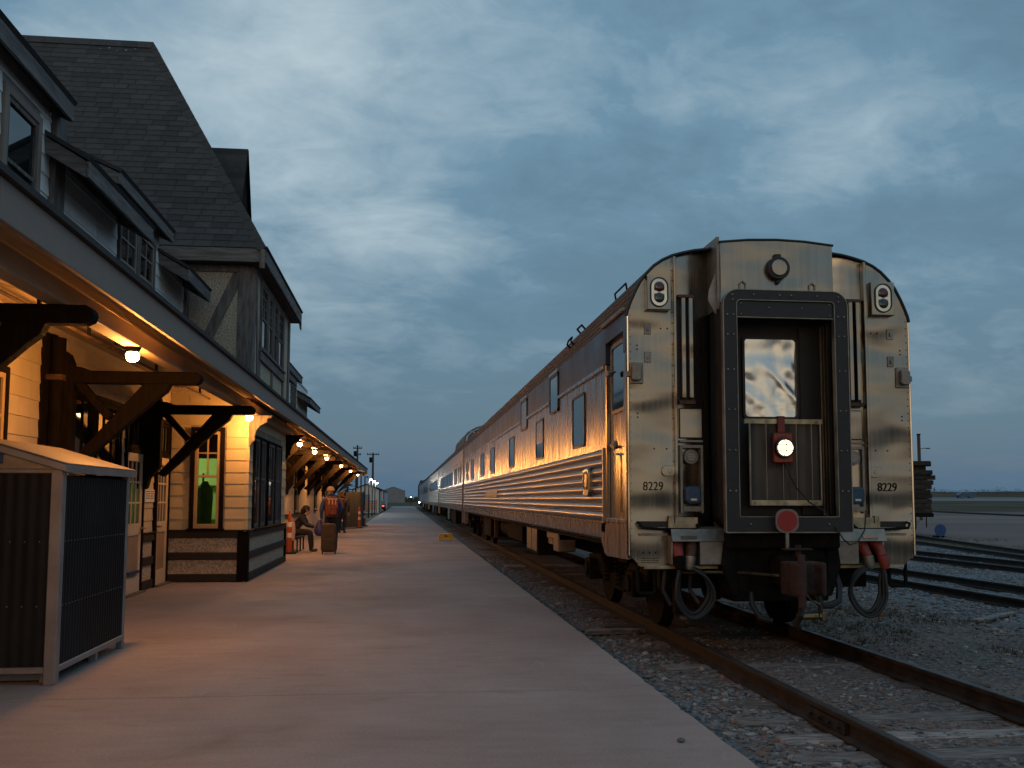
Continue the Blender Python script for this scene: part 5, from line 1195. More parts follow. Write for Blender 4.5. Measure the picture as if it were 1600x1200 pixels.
vis = lambda k, x: x < -2.4 and not (k < 14 and x < -4.15-.0*k and (k*.153*sl_.z) < 1.05*(-x-4.0)*.85)
cand.sort(key=lambda c: (not vis(c[0], c[1]), (c[1]+3.2)**2*.35+(c[0]*.153)**2*.6))
SM = {}; rest = MB(); WQ = (.25, .28, .31, .34, .15, .30)
for i, (k, x, wd) in enumerate(cand):
    p = Vector((x, EY0, EZ))+sl_*(k*.153)+nrm*.004; mi = rnd.choices((0, 1, 2, 3), (4, 5, 3, 2))[0]
    if i < 300:
        key = (round(wd, 2), mi)
        if key not in SM:
            bb = MB(); shingle_verts(bb, wd); o = bb.build('roof_shingle', M['roofing'][mi], rf, fix=False)
            for vv in o.data.vertices: vv.co += ORG[rf.name]
            SM[key] = o.data
        else:
            o = bpy.data.objects.new('roof_shingle', SM[key]); COL.objects.link(o); o.parent = rf
        o.matrix_local = Matrix.Translation(p-ORG[rf.name]) @ ROT
    else:
        tmp = MB(); shingle_verts(tmp, wd); n0 = len(rest.v)
        for v in tmp.v: rest.v.append(tuple(p+(ROT.to_3x3() @ Vector(v))))
        for f_ in tmp.f: rest.f.append(tuple(n0+q for q in f_)); rest.mi.append(mi)
tag(rest.build('shingle_field', M['roofing'], rf, fix=False), kind='stuff')
h0, h1 = Vector((EX, EY0, EZ)), Vector((RX, RY, RZ)); hd = (h1-h0); hl = hd.length; hd.normalize(); n2 = Vector((sl_.z, 0, sl_.y)).normalized()
k = 0; t = 0.
while t < hl-.05:
    a = h0+hd*t; c = h0+hd*min(hl, t+.29); wa = .16
    d1_ = hd.cross(nrm).normalized(); d1_ = d1_ if d1_.x < 0 else -d1_; d2_ = hd.cross(n2).normalized(); d2_ = d2_ if d2_.y > 0 else -d2_
    bb = MB(); up_ = (nrm+n2).normalized()
    A0, C0 = a+up_*(.024), c+up_*(.016)
    bb.face([bb.pt(A0), bb.pt(A0+d1_*wa+nrm*-.004), bb.pt(C0+d1_*wa), bb.pt(C0)]); bb.face([bb.pt(A0), bb.pt(C0), bb.pt(C0+d2_*wa), bb.pt(A0+d2_*wa)])
    bb.face([bb.pt(A0), bb.pt(A0-up_*.014), bb.pt(A0+d1_*wa-up_*.014), bb.pt(A0+d1_*wa)])
    bb.build('ridge_cap', M['roofing'][rnd.choice((0, 1, 2))], rf, fix=False); t += .26
x = RX
while x > -9.4:
    bb = MB(); bb.prism([(RY-.13, RZ-.16), (RY, RZ+.03), (RY+.13, RZ-.16), (RY, RZ+.01)], 'x', x-.30, x+.0); bb.build('ridge_cap', M['roofing'][rnd.choice((0, 1, 2))], rf); x -= .305
b = MB()
for k in range(5):
    p = Vector((-5.62-k*.17, EY0, EZ))+sl_*(LT-.24-.05*(k % 3))+nrm*.02; h_ = .02+.03*(k % 2)
    b.face([b.pt(p), b.pt(p+Vector((.035, 0, 0))), b.pt(p+Vector((.02, 0, 0))-sl_*h_), b.pt(p-Vector((.012, 0, 0))-sl_*h_*.7)])
tag(b.build('bird_dropping', M['far_grey'], rf, fix=False), kind='stuff')
# roof courses on the two other slopes
b = MB()
for k in range(rows):
    f_ = k*.153/LT; g2 = (k+1)*.153/LT
    q = [Vector((EX+(RX-EX)*f_, EY0+(RY-EY0)*f_, EZ+(RZ-EZ)*f_)), Vector((EX+(RX-EX)*f_, EY1+(RY-EY1)*f_, EZ+(RZ-EZ)*f_)), Vector((EX+(RX-EX)*g2, EY1+(RY-EY1)*g2, EZ+(RZ-EZ)*g2)), Vector((EX+(RX-EX)*g2, EY0+(RY-EY0)*g2, EZ+(RZ-EZ)*g2))]
    b.m = k % 4; b.face([b.pt(q[0]+n2*.014), b.pt(q[1]+n2*.014), b.pt(q[2]+n2*.004), b.pt(q[3]+n2*.004)])
    b.face([b.pt(q[0]), b.pt(q[1]), b.pt(q[1]+n2*.014), b.pt(q[0]+n2*.014)])
tag(b.build('shingle_course', M['roofing'], rf, fix=False), kind='stuff')
# eaves of the hip roof
MB().box(-9.5, EX, EY0-.005, EY0+.035, EZ-.25, EZ-.006).build('fascia_board', M['grey_x'], rf, bevel=.008)
MB().box(EX-.035, EX+.005, EY0+.036, EY1, EZ-.25, EZ-.006).build('fascia_board', M['grey_y'], rf, bevel=.008)
MB().box(-9.5, EX-.036, EY0+.036, EY1-.04, EZ-.26, EZ-.22).build('soffit', M['brown_h'], rf)
MB().box(EX-.10, EX-.01, EY0-.03, EY0-.006, EZ-.36, EZ-.02).build('eave_tail', M['grey_timber'], rf); MB().prism([(EX-.10, EZ-.02), (EX+.0, EZ-.02), (EX, EZ-.42), (EX-.04, EZ-.38)], 'y', EY1+.001, EY1+.03).build('eave_tail', M['grey_timber'], rf)
MB().box(EX-.02, EX+.03, EY0-.02, EY1+.02, EZ-.004, EZ+.03).build('drip_edge', M['roofplane'], rf)
# gablet on the platform side of the hip
gb = sub('gablet', st)
gx = -3.36; gz0, gz1, gw = 7.35, 8.68, .60
MB().prism([(RY-gw, gz0), (RY+gw, gz0), (RY, gz1-.04)], 'x', -4.9, gx).build('gable_wall', M['brown'], gb)
for s in (-1, 1):
    MB().prism([(RY, gz1-.02), (RY, gz1+.03), (RY+s*(gw+.1), gz0-.10), (RY+s*(gw+.06), gz0-.12)], 'x', -5.0, gx+.05).build('roof_slope', M['roofing'][0], gb)
    MB().prism([(RY, gz1-.10), (RY, gz1+.0), (RY+s*(gw+.06), gz0-.12), (RY+s*(gw), gz0-.12)], 'x', gx+.02, gx+.06).build('bargeboard', M['brown'], gb)
b = MB()
for k in range(9):
    f_ = k/9; zz = gz0+(gz1-gz0)*f_; ww = gw*(1-f_)
    b.m = k % 4; dy = -(ww+.065); dy2 = -(gw*(1-(k+1)/9)+.06)
    b.quad((-4.9, RY+dy, zz-.06), (gx+.05, RY+dy, zz-.06), (gx+.05, RY+dy2, zz+.14*1.1), (-4.9, RY+dy2, zz+.14*1.1))
tag(b.build('shingle_course', M['roofing'], gb, fix=False), kind='stuff')

# canopy lamps
def canopy_lamp(y, label, x=-2.655, on=True, e=60):
    t = empty('canopy_lamp', (x, y, 2.93), label, 'lamp', 'lamps under the station canopy')
    b = MB(); b.cyl((x, y, 2.905), (x, y, 2.932), .075, n=16); b.cyl((x, y, 2.885), (x, y, 2.905), .058, n=16); b.build('lamp_cap', M['iron'], t, smooth=True)
    b = MB(); b.tube([(x, y, 2.888), (x, y, 2.86), (x, y, 2.825), (x, y, 2.80), (x, y, 2.79)], [.050, .066, .062, .045, .02], 16); b.build('lamp_glass', M['bulb'], t, smooth=True)
    b = MB(); b.tube([(x-.07, y, 2.91), (x-.16, y, 2.95), (x-.2, y, 3.1)], .012, 6); b.build('lamp_conduit', M['iron'], t, smooth=True)
    l = bpy.data.lights.new('lamp_light', 'POINT'); l.energy = e; l.color = (1, .385, .080); l.shadow_soft_size = .06
    o = bpy.data.objects.new('lamp_light', l); COL.objects.link(o); o.parent = t; o.location = (0, 0, -.20)
LAMP_E = 130
for y, lab in ((2.6, 'lit canopy lamp over the bare platform in front of the dark shed'),
               (9.65, 'lit canopy lamp above the dark shed, largest in view'), (16.78, 'lit canopy lamp at the bay corner beside the green lit window'), (24.8, 'lit canopy lamp just past the bay, first of the far row'),
               (28.9, 'lit canopy lamp above the bench, second of the far row'), (33.4, 'lit canopy lamp third of the far row past the bay'), (40.9, 'lit canopy lamp fourth of the far row past the bay'), (48.1, 'lit canopy lamp near the far canopy end beside the fence'), (55.5, 'farthest lit canopy lamp at the end of the canopy')):
    canopy_lamp(y, lab, e=LAMP_E*(1. if y < 5 else (.5 if 16 < y < 18 else 1)))
# notice board between the doors
t = empty('notice_board', (XW, 15.96, 1.5), 'small pale notice board on the siding between the two doors', 'notice board')
MB().box(XW+.018, XW+.035, 15.68, 16.24, 1.40, 1.60).build('board', M['whiteband'], t, bevel=.004)
b = MB()
for k in range(4):
    b.box(XW+.035, XW+.038, 15.72, 15.94, 1.565-k*.035, 1.575-k*.035); b.box(XW+.035, XW+.038, 15.99, 16.2, 1.565-k*.035, 1.575-k*.035)
b.build('printed_lines', M['text'], t)
# ------------------------------------------------------------------ metal shed on the platform
sh = empty('metal_shed', (-3.4, 8.8, .02), 'dark corrugated metal shed with pale aluminium frame and low gable roof', 'shed')
SX0, SX1, SY0, SY1 = -4.03, -2.66, 7.90, 9.78
def corr(b, plane, fixed, a0, a1, z0, z1, pitch=.055, amp=.009, sgn=1):
    n = int((a1-a0)/pitch)*6; pts = []
    for k in range(n+1):
        a = a0+(a1-a0)*k/n; ph = (k % 6)/6; h = amp*(1 if ph in (0, 1/6) else (.0 if ph in (.5, 4/6) else .5))
        pts.append((a, h))
    prof = [(a, fixed-h*sgn) for a, h in pts] if plane == 'y' else [(fixed+h*sgn, a) for a, h in pts]
    b.sheet(prof, 'z', [z0, z1])
b = MB(); corr(b, 'y', SY0+.03, SX0+.04, SX1-.085, .155, 1.66, .085, .006); b.build('front_panel', M['corr'], sh, fix=False)
b = MB(); corr(b, 'x', SX1-.03, SY0+.085, SY1-.05, .155, 1.64, .066, .007); b.build('side_panel', M['corr'], sh, fix=False)
b = MB(); b.box(SX0+.05, SX1-.06, SY1-.05, SY1-.03, .15, 1.68); b.box(SX0+.02, SX0+.04, SY0+.06, SY1-.05, .15, 1.68); b.build('rear_panel', M['corr'], sh)
for x, y in ((SX1-.05, SY0+.04), (SX1-.045, SY1-.03), (SX0+.05, SY0+.04), (SX0+.05, SY1-.03)):
    w_ = .045 if y < 9 else .03; MB().box(x-w_, x+w_, y-w_, y+w_, .02, 1.69).build('corner_post', M['alu'], sh, bevel=.006)
for a in ((SX0+.05, SX1-.095, SY0+.012, SY0+.05, .105, .155), (SX1-.06, SX1-.012, SY0+.085, SY1-.06, .105, .155), (SX0+.05, SX1-.095, SY0+.012, SY0+.05, 1.655, 1.69)): MB().box(*a).build('rail', M['alu'], sh, bevel=.005)
b = MB(); b.box(SX0+.1, SX1-.15, SY0+.14, SY0+.18, .035, .085); b.box(SX1-.16, SX1-.10, SY0+.10, SY0+.16, .02, .12); b.build('base_skid', M['alu'], sh, bevel=.005)
MB().box(SX1-.10, SX1-.04, 9.0, 9.06, .02, .1).build('foot', M['alu'], sh)
AP = (SX0+SX1)/2; slp = .30
for s in (-1, 1):
    e = SX1+.03 if s > 0 else SX0-.03; ze = 1.722; za = ze+slp*abs(e-AP)
    MB().prism([(e, ze), (AP, za), (AP, za+.014), (e, ze+.016)], 'y', SY0-.04, SY1+.04).build('roof_sheet', M['shedroof'], sh, bevel=.003)
    MB().prism([(e, ze-.055), (AP, za-.055), (AP, za-.001), (e, ze-.001)], 'y', SY0-.045, SY0-.02).build('gable_trim', M['alu'], sh, bevel=.004)
    MB().box(min(e, e-s*.02), max(e, e-s*.02), SY0-.02, SY1+.045, ze-.06, ze+.004).build('gutter', M['alu'], sh, bevel=.004)
MB().prism([(SX0+.02, 1.69), (SX1-.02, 1.69), (SX1-.01, 1.71), (AP, 1.71+slp*.66), (SX0+.01, 1.71)], 'y', SY0+.0, SY0+.02).build('gable_panel', M['steel_dark'], sh)
MB().box(-3.32, -3.12, SY0-.012, SY0+.0, 1.73, 1.83).build('vent_plate', M['blue_sign'], sh, bevel=.004)
b = MB()
for z in (.62, 1.12):
    for k in range(12): b.ball((SX0+.1+k*.11, SY0+.016, z), .006, 6, 4)
    for k in range(22): b.ball((SX1-.018, SY0+.14+k*.075, z), .005, 6, 4)
tag(b.build('screw_head', M['alu'], sh), kind='stuff')

# ------------------------------------------------------------------ people on the platform
def figure(name, loc, rz, label, J, edges, mats, extra=()):
    """one continuous skinned body; every bone carries its clothing material"""
    root = empty(name, loc, label, 'person', rz=rz)
    ids = {k: i for i, k in enumerate(J)}
    me = bpy.data.meshes.new('skeleton'); me.from_pydata([J[k][:3] for k in J], [(ids[a], ids[b]) for a, b, _ in edges], [])
    o = bpy.data.objects.new('skeleton', me); COL.objects.link(o)
    o.modifiers.new('skin', 'SKIN'); sv = me.skin_vertices[0].data
    for k in J: sv[ids[k]].radius = (J[k][3], J[k][4] if len(J[k]) > 4 else J[k][3])
    sv[ids['pelvis']].use_root = True
    s_ = o.modifiers.new('sub', 'SUBSURF'); s_.levels = s_.render_levels = 2
    dg_ = bpy.context.evaluated_depsgraph_get(); m2 = bpy.data.meshes.new_from_object(o.evaluated_get(dg_)); bpy.data.objects.remove(o)
    m2.name = 'body'; mn = []
    for m in mats: m2.materials.append(M[m])
    seg = [(Vector(J[a][:3]), Vector(J[b][:3]), mats.index(c)) for a, b, c in edges]
    for p in m2.polygons:
        c = p.center; best = (9, 0)
        for a, b, mi in seg:
            d = b-a; t = max(0, min(1, (c-a).dot(d)/max(1e-9, d.length_squared))); q = (c-(a+d*t)).length
            if q < best[0]: best = (q, mi)
        p.material_index = best[1]; p.use_smooth = True
    bo = bpy.data.objects.new('body', m2); COL.objects.link(bo); bo.parent = root
    return root
def hand(J, E, s, wr, d, n='h'):
    """palm, four curled fingers of unequal length and a thumb, grown from the wrist"""
    w_ = Vector(J[wr][:3]); d = Vector(d).normalized(); sd_ = d.cross(Vector((0, 1, .01))).normalized()
    p = w_+d*.06; key = n+'palm'; J[key] = (*p, .036, .022); E.append((wr, key, 'skin'))
    for i, l in enumerate((.060, .072, .066, .050)):
        k1, k2 = f'{n}f{i}a', f'{n}f{i}b'; a = p+d*.035+sd_*(i-1.5)*.020; b_ = a+d*l+Vector((0, .022, 0)); J[k1] = (*a, .010); J[k2] = (*b_, .0085); E += [(key, k1, 'skin'), (k1, k2, 'skin')]
    a = p+sd_*-.042-d*.01; J[n+'t1'] = (*a, .012); J[n+'t2'] = (*(a+d*.04+sd_*-.01), .009); E += [(key, n+'t1', 'skin'), (n+'t1', n+'t2', 'skin')]
def standing(lean, jac, trs, arms):
    J = dict(pelvis=(0,0,.95,.155,.125), waist=(0,.02+lean*.2,1.10,.15,.12), chest=(0,.05+lean*.5,1.30,.185,.14), neck0=(0,.07+lean*.8,1.45,.10,.09), neck=(0,.09+lean,1.52,.058), jaw=(0,.13+lean*1.1,1.575,.070,.078), head=(0,.115+lean*1.1,1.655,.088,.100), crown=(0,.10+lean*1.1,1.715,.062,.07))
    E = [('pelvis','waist',jac),('waist','chest',jac),('chest','neck0',jac),('neck0','neck',jac),('neck','jaw','skin'),('jaw','head','skin'),('head','crown','skin')]
    for s, n in ((-1,'l'),(1,'r')):
        J[n+'sh'] = (s*.19,.06+lean*.65,1.41,.078); J[n+'el'] = arms[n][0]+(.062,); J[n+'wr'] = arms[n][1]+(.040,)
        J[n+'hip'] = (s*.095,0,.88,.115); J[n+'kn'] = (s*.11,.03,.50,.082); J[n+'an'] = (s*.115,-.02,.11,.056); J[n+'he'] = (s*.115,-.03,.045,.045); J[n+'to'] = (s*.13,.13,.035,.036)
        E += [('chest',n+'sh',jac),(n+'sh',n+'el',jac),(n+'el',n+'wr',jac),('pelvis',n+'hip',trs),(n+'hip',n+'kn',trs),(n+'kn',n+'an',trs),(n+'an',n+'he','shoe'),(n+'he',n+'to','shoe')]
        hand(J, E, s, n+'wr', Vector(arms[n][1])-Vector(arms[n][0]), n)
    return J, E
def head_bits(root, c, mats, hood=None, hat=None, hair=None):
    x, y, z = c; g0 = ORG[root.name]; W = lambda a, b, d: (g0.x+a, g0.y+b, g0.z+d)
    b = MB(W); b.tube([(x, y+.075, z+.02), (x, y+.105, z-.025), (x, y+.085, z-.035)], [.010, .016, .010], 6); b.build('nose', M['skin'], root, smooth=True)
    for s in (-1, 1):
        b = MB(W); b.ball((x+s*.035, y+.082, z+.025), .012, 8, 6); b.build('eye', M['whiteband'], root, smooth=True)
        b = MB(W); b.ball((x+s*.092, y+.0, z), .028, 8, 6, .4, .7, 1); b.build('ear', M['skin'], root, smooth=True)
    b = MB(W); b.box(x-.026, x+.026, y+.078, y+.092, z-.066, z-.058); b.build('mouth', M['redplug'], root)
    if hat: b = MB(W); b.ball((x, y-.012, z+.055), .108, 14, 8, 1, 1.08, .78); b.tube([(x+.104*math.cos(k*math.pi/8), y-.012+.112*math.sin(k*math.pi/8), z+.03) for k in range(17)], .018, 6); b.build('hat', M[hat], root, smooth=True)
    if hair: b = MB(W); b.ball((x, y-.025, z+.035), .108, 14, 8, 1, 1.05, 1.05); b.tube([(x, y-.08, z+.02), (x, y-.115, z-.08), (x, y-.10, z-.17)], [.085, .075, .03], 8); b.build('hair', M[hair], root, smooth=True)
    if hood: b = MB(W); b.tube([(x-.10, y-.09, z-.13), (x, y-.13, z-.10), (x+.10, y-.09, z-.13)], [.045, .062, .045], 8); b.build('hood', M[hood], root, smooth=True)
# traveller with the backpack
J, E = standing(.10, 'jacket_blue', 'trousers', {'l': ((-.27,.10,1.14), (-.25,.16,.92)), 'r': ((.28,.09,1.13), (.21,.28,1.02))})
pA = figure('person', (-1.98, 26.9, .02), R(14), 'person in blue jacket, pale hat and rusty backpack standing beside the brown suitcase', J, E, ['jacket_blue', 'trousers', 'skin', 'shoe'])
head_bits(pA, (0, .225, 1.655), None, hood='jacket_blue', hat='hat')
g0 = ORG[pA.name]; W = lambda a, b, d: (g0.x+a, g0.y+b, g0.z+d)
bp_ = empty('backpack', (-1.98, 26.72, 1.25), 'rust red backpack worn by the person in the blue jacket', 'backpack', rz=R(14)); g1 = ORG[bp_.name]; W1 = lambda a, b, d: (g1.x+a, g1.y+b, g1.z+d)
MB(W1).prism(rrect(-.175, .175, -.28, .28, .09), 'y', -.16, .06).build('bag_body', M['pack'], bp_, bevel=.05, seg=3)
MB(W1).prism(rrect(-.13, .13, -.22, .0, .05), 'y', -.21, -.15).build('front_pocket', M['pack'], bp_, bevel=.025, seg=2)
b = MB(W1)
for x in (-.09, 0, .09): b.box(x-.012, x+.012, -.166, -.158, .06, .20)
b.box(-.14, .14, -.165, -.155, .20, .225); b.build('strap', M['hat'], bp_)
b = MB(W1); b.tube([(-.06, -.02, .28), (-.05, -.02, .33), (.05, -.02, .33), (.06, -.02, .28)], .012, 6); b.build('carry_loop', M['black'], bp_, smooth=True)
bb_ = empty('carrier_bag', (-2.30, 26.85, .55), 'crumpled blue bag held by the person in blue', 'bag'); g1 = ORG[bb_.name]; W2_ = lambda a, b, d: (g1.x+a, g1.y+b, g1.z+d)
b = MB(W2_); b.tube([(0, 0, .34), (0, 0, .26), (0, 0, .16), (.01, 0, .02), (0, 0, -.06), (0, 0, -.10)], [.03, .07, .125, .15, .12, .05], 14); b.build('bag_body', M['bluebag'], bb_, smooth=True)
sc_ = empty('suitcase', (-1.96, 25.75, .02), 'tall dark brown wheeled suitcase standing on the platform in front of the traveller', 'suitcase')
g1 = ORG[sc_.name]; W3_ = lambda a, b, d: (g1.x+a, g1.y+b, g1.z+d)
MB(W3_).prism(rrect(-.19, .19, .05, .80, .09), 'y', -.13, .13).build('case_body', M['brown_bag'], sc_, bevel=.03, seg=2)
b = MB(W3_); b.box(-.15, .15, -.145, -.13, .12, .40); b.build('case_pocket', M['brown_bag'], sc_, bevel=.012)
b = MB(W3_); b.tube([(-.10, .08, .80), (-.10, .08, .98), (.10, .08, .98), (.10, .08, .80)], .011, 6); b.build('pull_handle', M['black'], sc_, smooth=True)
for s in (-1, 1): MB(W3_).cyl((s*.15, .10, .04), (s*.18, .10, .04), .04, n=12).build('wheel', M['black'], sc_, smooth=True)
# far traveller
J, E = standing(.04, 'jacket_dark', 'trousers', {'l': ((-.25,.08,1.14), (-.24,.18,.90)), 'r': ((.26,.06,1.12), (.25,.10,.88))})
pB = figure('person', (-2.62, 41.6, .02), R(-20), 'person in dark jacket with a brown pack standing farther along by the fence', J, E, ['jacket_dark', 'trousers', 'skin', 'shoe'])
head_bits(pB, (0, .16, 1.655), None, hood='jacket_dark', hair='hair')
b2 = empty('backpack', (-2.66, 41.45, 1.25), 'dark brown backpack on the farther person in the dark jacket', 'backpack', rz=R(-20)); g1 = ORG[b2.name]; W1b = lambda a, b, d: (g1.x+a, g1.y+b, g1.z+d)
MB(W1b).prism(rrect(-.16, .16, -.26, .26, .08), 'y', -.16, .04).build('bag_body', mat('brown_backpack', (.10,.04,.02), .8, var=.3), b2, bevel=.04, seg=2)
MB(W1b).box(-.11, .11, -.20, -.15, -.18, .02).build('front_pocket', M['pack'], b2, bevel=.02)
# seated traveller, facing the track, bent forward
J = dict(pelvis=(0,0,.55,.16,.14), waist=(0,.07,.70,.15,.13), chest=(0,.19,.87,.18,.15), neck0=(0,.27,.98,.10,.09), neck=(0,.31,1.03,.058), jaw=(0,.385,1.045,.068,.078), head=(0,.36,1.13,.088,.1), crown=(0,.33,1.185,.06,.07))
E = [('pelvis','waist','jacket_dark'),('waist','chest','jacket_dark'),('chest','neck0','jacket_dark'),('neck0','neck','jacket_dark'),('neck','jaw','skin'),('jaw','head','skin'),('head','crown','skin')]
for s, n in ((-1,'l'),(1,'r')):
    J[n+'sh'] = (s*.185,.24,.95,.078); J[n+'el'] = (s*.23,.36,.73,.06); J[n+'wr'] = (s*.10,.56,.68,.04); J[n+'hip'] = (s*.10,.04,.53,.115); J[n+'kn'] = (s*.14,.46,.53,.085); J[n+'an'] = (s*.14,.50,.11,.056); J[n+'he'] = (s*.14,.48,.045,.044); J[n+'to'] = (s*.15,.66,.035,.036)
    E += [('chest',n+'sh','jacket_dark'),(n+'sh',n+'el','jacket_dark'),(n+'el',n+'wr','jacket_dark'),('pelvis',n+'hip','trousers'),(n+'hip',n+'kn','trousers'),(n+'kn',n+'an','trousers'),(n+'an',n+'he','shoe'),(n+'he',n+'to','shoe')]
    hand(J, E, s, n+'wr', (0, .8, -.3), n)
pC = figure('person', (-3.02, 27.05, .02), R(-90), 'person in dark clothes sitting bent forward on the bench facing the track', J, E, ['jacket_dark', 'trousers', 'skin', 'shoe'])
head_bits(pC, (0, .36, 1.13), None, hair='hair')
bn = empty('bench', (-3.05, 27.0, .02), 'low black platform bench under the seated person', 'bench')
for k in range(4): MB().box(-3.27+k*.12, -3.17+k*.12, 26.5, 28.3, .40, .435).build('slat', M['black'], bn, bevel=.006)
for y in (26.6, 27.4, 28.2):
    for x in (-3.22, -2.86): MB().box(x-.02, x+.02, y-.02, y+.02, .02, .40).build('leg', M['black'], bn)
    MB().box(-3.22, -2.86, y-.015, y+.015, .36, .398).build('crossbar', M['black'], bn)
def scribble():
    m = mat('red_scribble_print', (.62,.60,.56), .6, var=.05); t = m.node_tree; n = t.nodes; bs = n['Principled BSDF']
    v = n.new('ShaderNodeTexNoise'); v.inputs['Scale'].default_value = 26; v.inputs['Detail'].default_value = 2; r = n.new('ShaderNodeValToRGB'); t.links.new(v.outputs[0], r.inputs[0])
    r.color_ramp.elements[0].position = .49; r.color_ramp.elements[0].color = (.62,.58,.54,1); r.color_ramp.elements[1].position = .53; r.color_ramp.elements[1].color = (.45,.05,.04,1); t.links.new(r.outputs[0], bs.inputs['Base Color']); return m
tb = empty('tote_bag', (-3.05, 26.42, .43), 'white tote bag with a red scribbled print leaning by the bench', 'bag')
MB().prism([(-3.17, .34), (-2.91, .34), (-2.89, .60), (-2.91, .84), (-3.18, .84), (-3.19, .6)], 'y', 26.34, 26.46).build('bag_body', scribble(), tb, bevel=.03, seg=2)
b = MB(); b.tube([(-3.10, 26.40, .84), (-3.09, 26.40, .96), (-2.99, 26.40, .96), (-2.98, 26.40, .84)], .010, 6); b.build('bag_handle', M['whiteband'], tb, smooth=True)
MB().box(-3.15, -2.93, 26.36, 26.44, .02, .345).build('stand', M['black'], tb)

# ------------------------------------------------------------------ platform furniture
def cone(loc, label):
    t = empty('traffic_post', loc, label, 'traffic post', 'orange traffic posts on the platform'); g1 = Vector(loc); W = lambda a, b, d: (g1.x+a, g1.y+b, g1.z+d)
    MB(W).prism([(.2*math.cos(R(22.5+45*k)), .2*math.sin(R(22.5+45*k))) for k in range(8)], 'z', 0, .05).build('rubber_base', M['black'], t, bevel=.01)
    MB(W).tube([(0,0,.05),(0,0,.5),(0,0,1.0),(0,0,1.04),(0,0,1.045),(0,0,1.12)], [.085,.066,.050,.045,.02,.02], 16).build('post', M['orange'], t, smooth=True)
    for z0, z1 in ((.42, .55), (.70, .83)):
        r0_, r1_ = .087-.035*z0/1.0+.0, .087-.035*z1; MB(W).tube([(0,0,z0),(0,0,z1)], [r0_, r1_], 16, False).build('white_band', M['whiteband'], t, smooth=True)
cone((-3.0, 26.0, .02), 'orange and white traffic post between the bay corner and the bench')
cone((-2.20, 48.4, .02), 'orange and white traffic post at the near corner of the grey fence'); cone((-2.12, 52.2, .02), 'orange and white traffic post beyond the grey fence, beside the lamp posts')
t = empty('step_stool', (1.45, 33.7, .02), 'bright yellow step stool near the platform edge beside the train', 'step stool')
b = MB(); b.prism([(1.24,.27),(1.66,.27),(1.66,.235),(1.24,.235)], 'y', 33.55, 33.9); b.build('tread', M['yellow'], t, bevel=.008)
b = MB(); b.prism([(1.20,.02),(1.25,.02),(1.30,.09),(1.60,.09),(1.65,.02),(1.70,.02),(1.66,.235),(1.24,.235)], 'y', 33.56, 33.585); b.prism([(1.20,.02),(1.25,.02),(1.30,.09),(1.60,.09),(1.65,.02),(1.70,.02),(1.66,.235),(1.24,.235)], 'y', 33.865, 33.89); b.build('apron', M['yellow'], t)
MB().prism(rrect(1.40, 1.50, .17, .21, .018), 'y', 33.552, 33.562).build('hand_hole', M['black'], t)
for x in (1.215, 1.66): MB().box(x, x+.03, 33.585, 33.865, .02, .235).build('side', M['yellow'], t)
M['fence_grey'] = mat('dark_fence_sheet', (.036,.042,.043), .7, var=.2)
t = empty('fence_panel', (-2.75, 48.5, .02), 'grey corrugated fence enclosure closing off the canopy end', 'fence')
for k in range(6): x = -3.3+k*.185; MB().box(x, x+.18, 49.2, 49.235, .06, 1.82).build('panel', M['fence_grey'], t, bevel=.004)
for k in range(5): y = 49.24+k*.72; MB().box(-2.225, -2.19, y, y+.71, .06, 1.82).build('panel', M['fence_grey'], t)
for x, y in ((-3.32, 49.22), (-2.20, 49.2), (-2.2, 52.85)): MB().box(x-.03, x+.03, y-.03, y+.03, .02, 1.88).build('post', M['black'], t)
t = empty('water_barrel', (-2.86, 45.2, .02), 'small blue barrel with a white lid in front of the fence', 'barrel')
MB().tube([(-2.86,45.2,.02),(-2.86,45.2,.10),(-2.86,45.2,.30),(-2.86,45.2,.44)], [.16,.19,.20,.17], 18).build('barrel_body', M['blue_sign'], t, smooth=True); MB().tube([(-2.86,45.2,.44),(-2.86,45.2,.49),(-2.86,45.2,.51)], [.15,.14,.08], 16).build('lid', M['whiteband'], t, smooth=True)
ordn = ('first', 'second', 'third', 'fourth', 'fifth', 'sixth')
for k, (y, on) in enumerate(((59.5,1),(66.5,0),(73,0),(81,2),(90,2),(98,2))):
    x = -2.95; t = empty('lamp_post', (x, y, 0), f'{ordn[k]} black platform lamp post beyond the canopy' + (', its white lamp lit' if on == 2 else (', its small cold lamp lit' if on else ', unlit behind the canopy end')), 'lamp post', 'platform lamp posts beyond the canopy')
    MB().tube([(x,y,-.1),(x,y,.5),(x,y,3.12)], [.07,.05,.045], 8).build('post', M['black'], t, smooth=True)
    MB().box(x-.04, x+.26, y-.03, y+.03, 3.12, 3.17).build('arm', M['black'], t)
    MB().ball((x+.17, y, 3.07), .11 if on else .07, 12, 8, 1.1, 1, .6).build('lamp_head', M['lampw'] if on == 2 else (M['lampblue'] if on else M['black']), t, smooth=True)
    if on:
        l = bpy.data.lights.new('post_light', 'POINT'); l.energy = 110 if on == 2 else 8; l.color = (1, .90, .70); l.shadow_soft_size = .1
        o = bpy.data.objects.new('post_light', l); COL.objects.link(o); o.parent = t; o.location = (.17, -.02, 2.92)

